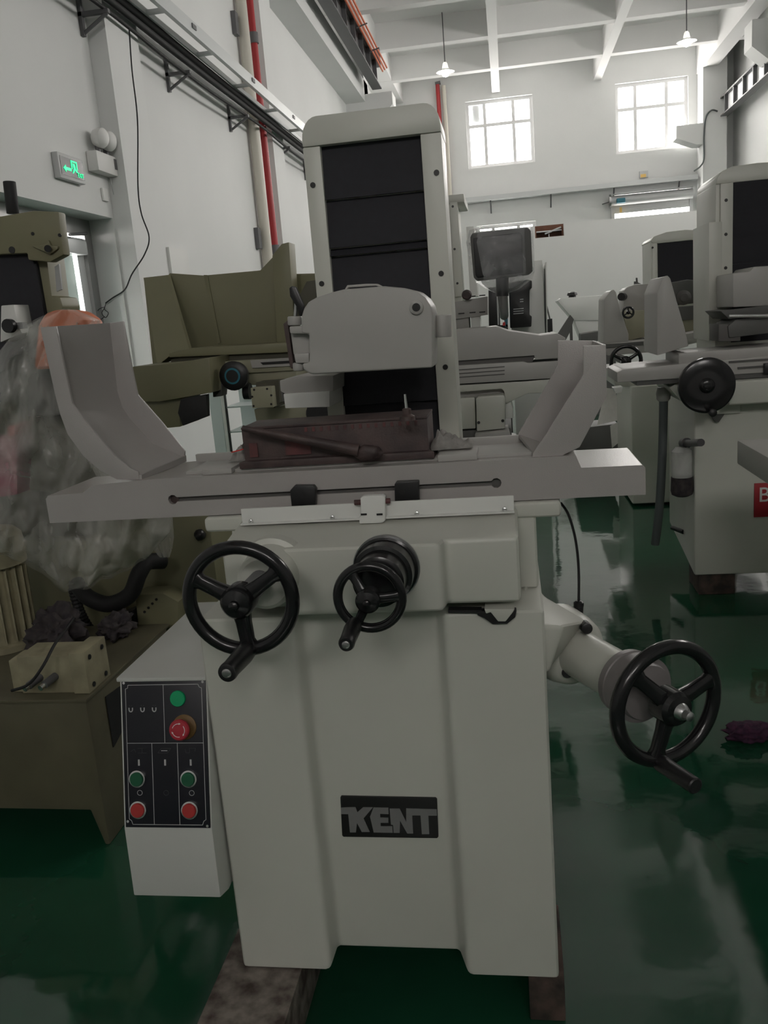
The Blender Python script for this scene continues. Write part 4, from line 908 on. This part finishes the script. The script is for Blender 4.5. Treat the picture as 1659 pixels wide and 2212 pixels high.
bm = bmesh.new(); g = [[bm.verts.new(p) for p in r] for r in bag]
gb = [[bm.verts.new(p + Vector((0, .22 if 0 < i < 12 else .06, 0))) for i, p in enumerate(r)] for r in bag]
for s_ in (g, gb):
    for i in range(len(bag) - 1):
        for j in range(12): bm.faces.new((s_[i][j], s_[i+1][j], s_[i+1][j+1], s_[i][j+1]))
for i in range(len(bag) - 1):
    for j in (0, 12): bm.faces.new((g[i][j], g[i+1][j], gb[i+1][j], gb[i][j]))
for j in range(12): bm.faces.new((g[0][j], g[0][j+1], gb[0][j+1], gb[0][j]))
fin('plastic_bag', bm, 'clear_bag', MN, smooth=80)
# tall tool unit with black boxes behind the monitor
TU4 = thing('control_cabinet', 'pale cabinet carrying black drive units behind the covered monitor', 'cabinet', (.15, 8.4, 0))
a_, b_ = at(1098, 568, Y=8.2), at(1178, 722, Y=8.2)
box('cabinet_body', a_.x, b_.x, 8.2, 8.8, 0, a_.z, 'machine_white', TU4, .01)
pp('cabinet_door', [(1178, 566), (1181, 566), (1183, 720), (1180, 720)], 8.18, .6, 'machine_white', TU4, .002)
pp('drive_unit', [(1096, 612), (1140, 604), (1149, 606), (1149, 622), (1144, 626), (1144, 680), (1149, 683), (1148, 706), (1102, 709), (1100, 640)], 7.9, .29, 'black_plastic', TU4, .01)
for k in range(5): a_, b_ = at(1109, 678 - 5 * k if k < 3 else 668 - 5 * k, Y=7.897), at(1131 if k < 3 else 1131, 676 - 5 * k, Y=7.897); box('vent_line', a_.x if k < 3 else b_.x - .03, b_.x, 7.894, 7.9, a_.z - .003, a_.z + .003, 'frame_grey', TU4)
pp('tower_profile', [(1055, 622), (1078, 618), (1080, 704), (1056, 706)], 7.8, .25, 'black_plastic', TU4, .005); pp('edge_profile', [(1072, 622), (1076, 622), (1078, 702), (1075, 702)], 7.77, .03, 'frame_grey', TU4)
pp('teal_panel', [(1086, 626), (1097, 624), (1097, 706), (1090, 706)], 7.82, .25, 'teal', TU4); pp('red_tab', [(1086, 697), (1091, 695), (1092, 703), (1086, 704)], 7.76, .04, 'red_plastic', TU4)
for px in ((1079, 657), (1080, 663)): p = at(*px, Y=7.78); blob('cap_nut', p, (.012, .012, .012), 'sign_white', TU4, 2, 0)
box('tower_stand', at(1055, 700, Y=7.8).x, at(1097, 700, Y=7.8).x, 7.82, 8.05, 0, at(1070, 703, Y=7.8).z, 'black_plastic', TU4)
# white chute machine
CH = thing('hopper', 'white sloping hopper standing before the far partition', 'hopper', (1.1, 13.2, 0))
pp('chute', [(1204, 650), (1212, 644), (1310, 637), (1310, 692), (1240, 692)], 13.0, .7, 'machine_white', CH, .006)
pp('hopper_body', [(1240, 691), (1310, 688), (1310, 735), (1258, 737)], 13.02, .65, 'machine_white', CH, .006)
pp('dark_brace', [(1225, 690), (1232, 680), (1240, 690), (1230, 720), (1222, 735), (1203, 724)], 13.0, .08, 'dark_grey', CH); 
a_ = at(1233, 690, Y=13.05); box('leg', a_.x - .02, a_.x + .02, 13.05, 13.1, 0, a_.z, 'dark_grey', CH)
a_ = at(1310, 700, Y=13.05); box('leg', a_.x - .02, a_.x + .02, 13.05, 13.1, 0, a_.z, 'dark_grey', CH)
p = at(1236, 638, Y=13.3); lathe('star_knob', p - Vector((0, 0, .075)), (0, 0, 1), [(0, .08), (.025, .065), (.065, .05), (.08, .08), (.115, .065), (.13, .02)], 'black_plastic', CH, 7)
o = pp('cleaning_brush', [(1181, 690), (1193, 688), (1194, 716), (1180, 718)], 9.2, .06, 'black_rubber', None, .004); tag(o, 'small black brush standing beside the pale control cabinet', 'brush')
rod('handle', at(1188, 690, Y=9.22), at(1181, 662, Y=9.22), .008, 'dark_grey', o)
rod('foot', at(1187, 716, Y=9.225), Vector((at(1187, 716, Y=9.225).x, 9.225, 0)), .012, 'dark_grey', o)
lb_ = pp('floor_cabinet', [(1255, 722), (1290, 716), (1335, 714), (1335, 745), (1255, 748)], 12.2, .4, 'dark_grey', None, .006); tag(lb_, 'low dark cabinet in front of the white hopper', 'cabinet')
box('plinth', at(1258, 745, Y=12.2).x, at(1330, 745, Y=12.2).x, 12.22, 12.55, 0, at(1290, 744, Y=12.2).z, 'dark_grey', lb_)

# ------------------------------------------------------------------ olive grinder behind on the left
L2 = thing('surface_grinder', 'olive green grinder with a high splash pan behind the left splash guard', 'grinder', (-1.4, 4.9, 0))
YO = 4.6
pan_ = thing_part('splash_pan', L2)
pp('back_panel', [(310, 600), (362, 596), (366, 590), (440, 595), (562, 584), (608, 535), (608, 770), (365, 780), (330, 790)], YO + .42, .02, 'olive_paint', pan_, .004)
prism('left_panel', [at(310, 600, Y=YO + .42), at(362, 594, Y=YO + .40), at(412, 766, Y=YO + .08), at(365, 770, Y=YO + .05), at(340, 790, Y=YO + .1)], (.012, .012, 0), 'olive_paint', pan_)
pp('right_panel', [(588, 552), (608, 527), (624, 523), (640, 760), (600, 775)], YO + .28, .14, 'olive_paint', pan_, .004)
pp('pan_fold', [(440, 594), (448, 594), (476, 740), (470, 742)], YO + .41, .012, 'olive_paint', pan_)
pp('pan_floor', [(412, 752), (640, 740), (640, 760), (365, 772), (365, 762)], YO + .05, .36, 'olive_paint', pan_, .004)
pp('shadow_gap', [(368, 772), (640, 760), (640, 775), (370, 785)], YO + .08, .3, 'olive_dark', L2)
pp('table', [(378, 786), (640, 773), (640, 800), (440, 812)], YO, .4, 'olive_light', L2, .006)
pp('table_rail', [(540, 778), (640, 772), (640, 790), (545, 795)], YO - .012, .02, 'mid_grey', L2); pp('rail_slot', [(562, 783), (640, 778), (640, 784), (568, 788)], YO - .015, .01, 'black_plastic', L2)
pp('saddle', [(455, 799), (640, 792), (640, 826), (560, 832), (480, 832), (452, 828)], YO + .02, .5, 'olive_light', L2, .006)
pp('table_end', [(285, 792), (376, 785), (452, 772), (458, 848), (345, 868), (300, 868)], YO - .25, .35, 'olive_paint', L2, .008)
pp('end_bracket', [(310, 866), (392, 860), (388, 890), (390, 922), (345, 926)], YO - .2, .3, 'olive_paint', L2, .006)
pp('rubber_apron', [(390, 862), (445, 852), (447, 900), (395, 920), (384, 892)], YO - .26, .05, 'black_rubber', L2, .003)
pp('stop_bracket', [(458, 830), (480, 827), (478, 856), (460, 858)], YO - .1, .1, 'dark_grey', L2, .004)
p = at(504, 812, Y=YO - .16); hw = thing_part('table_handwheel', L2)
lathe('grip', p + Vector((0, .05, 0)), (0, -1, 0), [(0, .05), (.01, .075), (.05, .078), (.06, .06), (.062, .045)], 'black_plastic', hw, 24)
lathe('ring', p + Vector((0, -.012, 0)), (0, -1, 0), [(0, .043), (.006, .043), (.007, .034)], 'teal', hw, 24); lathe('core', p + Vector((0, -.013, 0)), (0, -1, 0), [(0, .033), (.009, .033)], 'black_rubber', hw, 20)
pp('gear_box', [(541, 838), (586, 835), (590, 880), (545, 882)], YO - .2, .25, 'olive_light', L2, .004)
for px in ((549, 842), (577, 840), (545, 857), (586, 854), (548, 877), (586, 873)): q = at(*px, Y=YO - .2); disc('box_screw', q + Vector((0, .002, 0)), (0, -1, 0), .006, .004, 'black_plastic', L2, 10)
rod('motor', at(528, 845, Y=YO - .05), at(541, 845, Y=YO - .05), .045, 'black_plastic', L2); 
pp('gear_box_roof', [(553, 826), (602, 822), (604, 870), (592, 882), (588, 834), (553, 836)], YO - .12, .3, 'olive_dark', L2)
pp('lower_casing', [(548, 884), (700, 866), (700, 940), (560, 945)], YO + .1, .5, 'olive_light', L2, .008)
rod('bore', at(690, 893, Y=YO + .09), at(690, 893, Y=YO + .15), .075, 'black_rubber', L2, n=24)
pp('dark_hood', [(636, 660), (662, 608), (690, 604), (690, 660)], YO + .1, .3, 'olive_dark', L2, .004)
pp('upper_casing', [(622, 592), (690, 590), (690, 660), (640, 664)], YO + .5, .3, 'olive_paint', L2, .006)
pbox('column', ((648, 594), (742, 945)), YO + .46, .4, 'olive_paint', L2, .01)
zb4 = at(600, 930, Y=YO + .1).z
box('base', -1.35, -.5, YO + .15, YO + .75, 0, zb4, 'olive_paint', L2, .01)
wb = box('wall_box', XL, XL + .03, at(363, 570, X=XL).y, at(402, 570, X=XL).y, 0.9, at(380, 538, X=XL).z, 'sign_white'); tag(wb, 'white board leaning on the left wall above the olive splash pan', 'board')
# white wire rack
sh = thing('steel_rack', 'pale steel rack with two shelves between the olive grinder and the wall', 'rack', (-2.0, 7.6, 0))
YK = 7.0
a_, b_ = at(452, 865, Y=YK), at(472, 960, Y=YK)
ztop = at(470, 838, Y=YK).z
box('side_panel', a_.x, at(480, 900, Y=YK).x, YK, YK + .02, 0, ztop, 'pale_blue', sh); 
x_ = at(483, 900, Y=YK).x; box('post', x_, x_ + .025, YK - .02, YK + .02, 0, ztop, 'machine_white', sh); box('post', x_ + .03, x_ + .037, YK - .01, YK + .02, 0, ztop, 'black_plastic', sh)
for y_ in (877, 931): z_ = at(520, y_, Y=YK).z; box('shelf', x_ + .02, x_ + .42, YK, YK + .4, z_ - .012, z_, 'pale_blue', sh)
box('rear_panel', x_ + .02, x_ + .5, YK + .42, YK + .44, 0, ztop, 'pale_blue', sh)
# ------------------------------------------------------------------ left foreground: coolant tank and the covered machine
TKX, TKY = -1.285, 2.19
TK = thing('coolant_tank', 'dirty olive coolant tank standing on the floor at the left edge', 'tank', (-1.6, 2.5, 0))
bm = bmesh.new(); prism_bm(bm, [(-2.0, TKY, .125), (TKX - .045, TKY, .118), (TKX - .015, TKY, .0), (TKX, TKY, .0), (TKX, TKY, .474), (-2.0, TKY, .474)], (0, .62, 0))
fin('tank_body', bm, 'tank_olive', TK, .006)
bm = bmesh.new(); box_bm(bm, -2.0, TKX + .006, TKY - .006, 2.82, .474, .486); fin('tank_lid', bm, 'tank_olive', TK, .003)
prism('grab_recess', [(TKX + .001, 2.30, .44), (TKX + .001, 2.40, .43), (TKX + .001, 2.40, .30), (TKX + .001, 2.30, .27)], (.003, 0, 0), 'black_rubber', TK)
ZT = .487
yv = at(105, 1497, Z=ZT).y
VB = thing('valve_block', 'cream hydraulic valve block with two steel fittings on the coolant tank', 'valve', (at(105, 1497, Z=ZT).x, yv, ZT))
xa, xb, xc = at(48, 1490, Y=yv).x, at(163, 1490, Y=yv).x, at(200, 1490, Y=yv).x
zv = at(105, 1418, Y=yv).z
box('body', xa, xb, yv, yv + .12, ZT, zv, 'cream_dirty', VB, .003)
box('left_cap', xa - .035, xa, yv + .01, yv + .10, ZT, zv - .015, 'cream_dirty', VB, .003)
rc = prism('right_cap', [(xb, yv - .01, ZT), (xb + .05, yv - .01, ZT), (xb + .05, yv + .13, ZT), (xb, yv + .13, ZT)], (0, 0, zv - ZT + .012), 'cream_dirty', VB, .003)
for yy, zz in ((yv + .02, ZT + .018), (yv + .10, ZT + .018), (yv + .02, zv - .012), (yv + .10, zv - .012)): disc('cap_bolt', (xb + .049, yy, zz), (1, 0, 0), .008, .004, 'black_plastic', VB, 12)
for px in ((72, 1474), (105, 1472)):
    p = at(*px, Y=yv - .02); rod('fitting', (p.x + .012, yv + .002, p.z + .008), (p.x, yv - .045, p.z), .012, 'steel_dark', VB, n=12); rod('fitting_tip', (p.x, yv - .045, p.z), (p.x - .004, yv - .062, p.z - .003), .0085, 'chrome', VB, n=12)
MO = thing('pump_motor', 'cream finned pump motor standing on the coolant tank at the left edge', 'motor', (-1.70, 2.55, ZT))
mx, my = at(5, 1350, Y=2.64).x, 2.64
lathe('motor_body', (mx, my, ZT), (0, 0, 1), [(0, .11), (.02, .11), (.025, .092), (.30, .092)], 'cream_dirty', MO, 36)
for k in range(20):
    t = 2 * math.pi * k / 20; c_, s_ = math.cos(t), math.sin(t); bm = bmesh.new()
    prism_bm(bm, [(mx + c_ * .09 - s_ * .003, my + s_ * .09 + c_ * .003, ZT + .04), (mx + c_ * .112 - s_ * .003, my + s_ * .112 + c_ * .003, ZT + .04), (mx + c_ * .112 + s_ * .003, my + s_ * .112 - c_ * .003, ZT + .04), (mx + c_ * .09 + s_ * .003, my + s_ * .09 - c_ * .003, ZT + .04)], (0, 0, .25)); fin('fin', bm, 'cream_dirty', MO)
lathe('fan_cowl', (mx, my, ZT + .30), (0, 0, 1), [(0, .118), (.06, .12), (.10, .115), (.12, .095), (.13, .05), (.13, .01)], 'cream_dirty', MO, 36)
o = blob('oily_rag', (mx + .25, my - .08, ZT + .075), (.085, .09, .075), 'rag_dark', None, 4, .6, 2.2, 2.0, ZT + .001); tag(o, 'black oily rag heaped on the tank beside the pump motor', 'rag')
o = blob('oily_rag', (mx + .40, my + .06, ZT + .04), (.05, .07, .045), 'rag_dark', None, 4, .6, 2.4, 6.0, ZT + .001); tag(o, 'flat dark rag on the tank behind the valve block', 'rag')
o = tube('motor_lead', [at(160, 1335, Y=2.45), at(140, 1362, Y=2.38), at(118, 1392, Y=2.24), at(92, 1440, Y=2.15), at(62, 1478, Y=2.13), at(25, 1492, Y=2.13)], .0045, 'black_rubber'); tag(o, 'thin black lead hanging across the cream valve block', 'cable')
o = tube('corrugated_hose', [at(158, 1270, Y=2.87), at(172, 1320, Y=2.87), at(198, 1365, Y=2.87), at(236, 1398, Y=2.87), at(275, 1420, Y=2.87), at(310, 1440, Y=2.87)], .018, 'black_rubber', None, 14, 10, .003, 20); tag(o, 'black ribbed hose running down behind the control box', 'hose')
o = tube('coolant_hose', [at(165, 1260, Y=2.85), at(190, 1290, Y=2.8), at(235, 1305, Y=2.78), at(280, 1285, Y=2.78), at(300, 1240, Y=2.8), at(318, 1215, Y=2.84), at(352, 1212, Y=2.9)], .030, 'black_rubber', None, 8, 14); tag(o, 'thick smooth black hose curving under the plastic sheet', 'hose')

L1 = thing('milling_machine', 'old olive machine with a dark bellows column half hidden under plastic film', 'machine', (-1.6, 3.2, 0))
Y1 = 2.95
pp('head_cover', [(-60, 470), (0, 467), (70, 455), (127, 457), (131, 500), (138, 550), (108, 566), (60, 562), (58, 547), (-60, 552)], Y1, .05, 'olive_paint', L1, .008)
pp('column_body', [(58, 556), (100, 548), (112, 640), (130, 642), (136, 662), (134, 680), (140, 720), (144, 900), (-60, 900), (-60, 556)], Y1 + .06, .13, 'olive_paint', L1, .006)
pp('bellows', [(-60, 552), (60, 546), (76, 570), (97, 690), (97, 900), (-60, 900)], Y1 + .035, .03, 'bellows', L1, .003)
pp('reflection_strip', [(118, 576), (127, 570), (133, 625), (122, 630)], Y1 + .055, .01, 'steel', L1)  # bright steel strip imitating a reflection on the olive body
rod('post', at(28, 462, Y=Y1 + .1), at(20, 392, Y=Y1 + .1), .022, 'black_rubber', L1, n=16, rb=.003)
rod('pivot_pin', at(103, 537, Y=Y1 - .03), at(103, 537, Y=Y1 + .01), .012, 'black_plastic', L1, n=16); pp('wing_nut', [(68, 532), (98, 528), (104, 518), (110, 530), (125, 532), (124, 538), (108, 550), (100, 546)], Y1 - .012, .02, 'olive_paint', L1, .004)
for px, r in (((71, 505), .006), ((129, 508), .006), ((26, 540), .012)): q = at(*px, Y=Y1); disc('plug', q + Vector((0, .003, 0)), (0, -1, 0), r, .005, 'black_plastic', L1, 14)
pp('slide_block', [(2, 660), (30, 658), (38, 700), (48, 720), (0, 740)], Y1 - .06, .1, 'machine_white', L1, .004); rod('ball_knob', at(16, 704, Y=Y1 - .12), at(24, 704, Y=Y1 - .1), .024, 'black_plastic', L1, n=16)
pp('knob_arm', [(28, 697), (48, 696), (50, 710), (30, 712)], Y1 - .1, .03, 'steel', L1)
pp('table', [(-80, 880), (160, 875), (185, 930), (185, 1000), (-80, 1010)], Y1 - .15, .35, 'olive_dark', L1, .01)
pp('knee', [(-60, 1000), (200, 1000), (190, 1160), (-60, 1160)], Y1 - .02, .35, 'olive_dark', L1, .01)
x0, x1 = -1.95, at(462, 1200, Y=3.0).x
box('base_cabinet', x0, x1, 3.0, 3.5, 0, at(440, 1090, Y=3.0).z, 'olive_paint', L1, .01)
pp('vent_bracket', [(292, 1285), (352, 1282), (385, 1300), (385, 1370), (300, 1372), (296, 1330)], 2.86, .1, 'olive_paint', L1, .004)
for k in range(4): q = at(312 + 8.5 * k, 1322 - 9 * k, Y=2.858); disc('bracket_hole', q + Vector((0, .002, 0)), (0, -1, 0), .005, .003, 'black_rubber', L1, 10)
pp('dark_window', [(255, 1330), (288, 1318), (296, 1370), (262, 1372)], 2.85, .06, 'black_rubber', L1); 
p = at(432, 1155, Y=2.98); blob('tap', p, (.02, .03, .022), 'black_plastic', L1, 2, .3, 3)
pp('machine_cover', [(95, 676), (120, 668), (158, 672), (185, 690), (196, 720), (190, 790), (70, 800), (80, 700)], 2.57, .12, 'orange_plastic', L1, .03, 3)
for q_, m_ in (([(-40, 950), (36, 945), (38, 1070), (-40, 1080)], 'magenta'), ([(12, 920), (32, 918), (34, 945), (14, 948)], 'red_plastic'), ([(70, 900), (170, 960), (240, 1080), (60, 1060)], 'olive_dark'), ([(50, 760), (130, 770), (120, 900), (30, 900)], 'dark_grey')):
    pp('covered_part', q_, 2.62, .2, m_, L1, .015)
# plastic film thrown over it
rows = [(667, 132, 150), (676, 108, 172), (692, 72, 208), (722, 30, 205), (780, -20, 170), (860, -60, 185), (940, -80, 240), (1030, -80, 345), (1095, -80, 372), (1150, -70, 366), (1190, -20, 330), (1225, 62, 290), (1252, 108, 232), (1276, 138, 178)]
N = 110; bm = bmesh.new(); gf, gk = [], []
fine = []
for i in range(len(rows) - 1):
    n_ = 10
    for k in range(n_): t = k / n_; fine.append(tuple(rows[i][q] + (rows[i+1][q] - rows[i][q]) * t for q in range(3)))
fine.append(rows[-1])
for (y, xl, xr) in fine:
    r = []; 
    for j in range(N + 1):
        u = j / N; e = 1 - (2*u - 1) ** 4; x = xl + (xr - xl) * u
        wob = noise.noise(Vector((x * .018, y * .012, 2.0))) * .05 + (1 - abs(noise.noise(Vector((x * .035, y * .018, 7.0)))) * 2) * .02 + (1 - abs(noise.noise(Vector((x * .07, y * .05, 3.0)))) * 2) * .004 + .015 * math.sin(x * .09 + y * .02 + 3 * noise.noise(Vector((x * .01, y * .01, 0))))
        r.append(bm.verts.new(at(x, y + 10 * noise.noise(Vector((x * .03, y * .02, 5))) * (1 if y > 1150 else .2), Y=2.46 - .10 * e + wob * (.5 + .5 * e))))
    gf.append(r)
for i in range(len(gf) - 1):
    for j in range(N): bm.faces.new((gf[i][j], gf[i+1][j], gf[i+1][j+1], gf[i][j+1]))
# right edge wraps back over the machine
sb = [bm.verts.new(r[-1].co + Vector((-.02, .07, 0))) for r in gf]
for i in range(len(gf) - 1): bm.faces.new((gf[i][-1], gf[i+1][-1], sb[i+1], sb[i]))
o = fin('plastic_sheet', bm, 'plastic_film', None, smooth=80); tag(o, 'crumpled clear plastic sheet thrown over the old machine at left', 'plastic sheet')
# second flap of film hanging at its right
rows = [(1100, 318, 372), (1130, 322, 374), (1160, 322, 376), (1185, 330, 372), (1204, 345, 366)]
bm = bmesh.new(); gf = []
for (y, xl, xr) in rows: gf.append([bm.verts.new(at(xl + (xr - xl) * j / 10, y, Y=2.66 + .02 * math.sin(j * 1.1) + .01 * noise.noise(Vector((j, y, 0))))) for j in range(11)])
for i in range(len(gf) - 1):
    for j in range(10): bm.faces.new((gf[i][j], gf[i+1][j], gf[i+1][j+1], gf[i][j+1]))
o2 = fin('hanging_flap', bm, 'plastic_film', o, smooth=80)
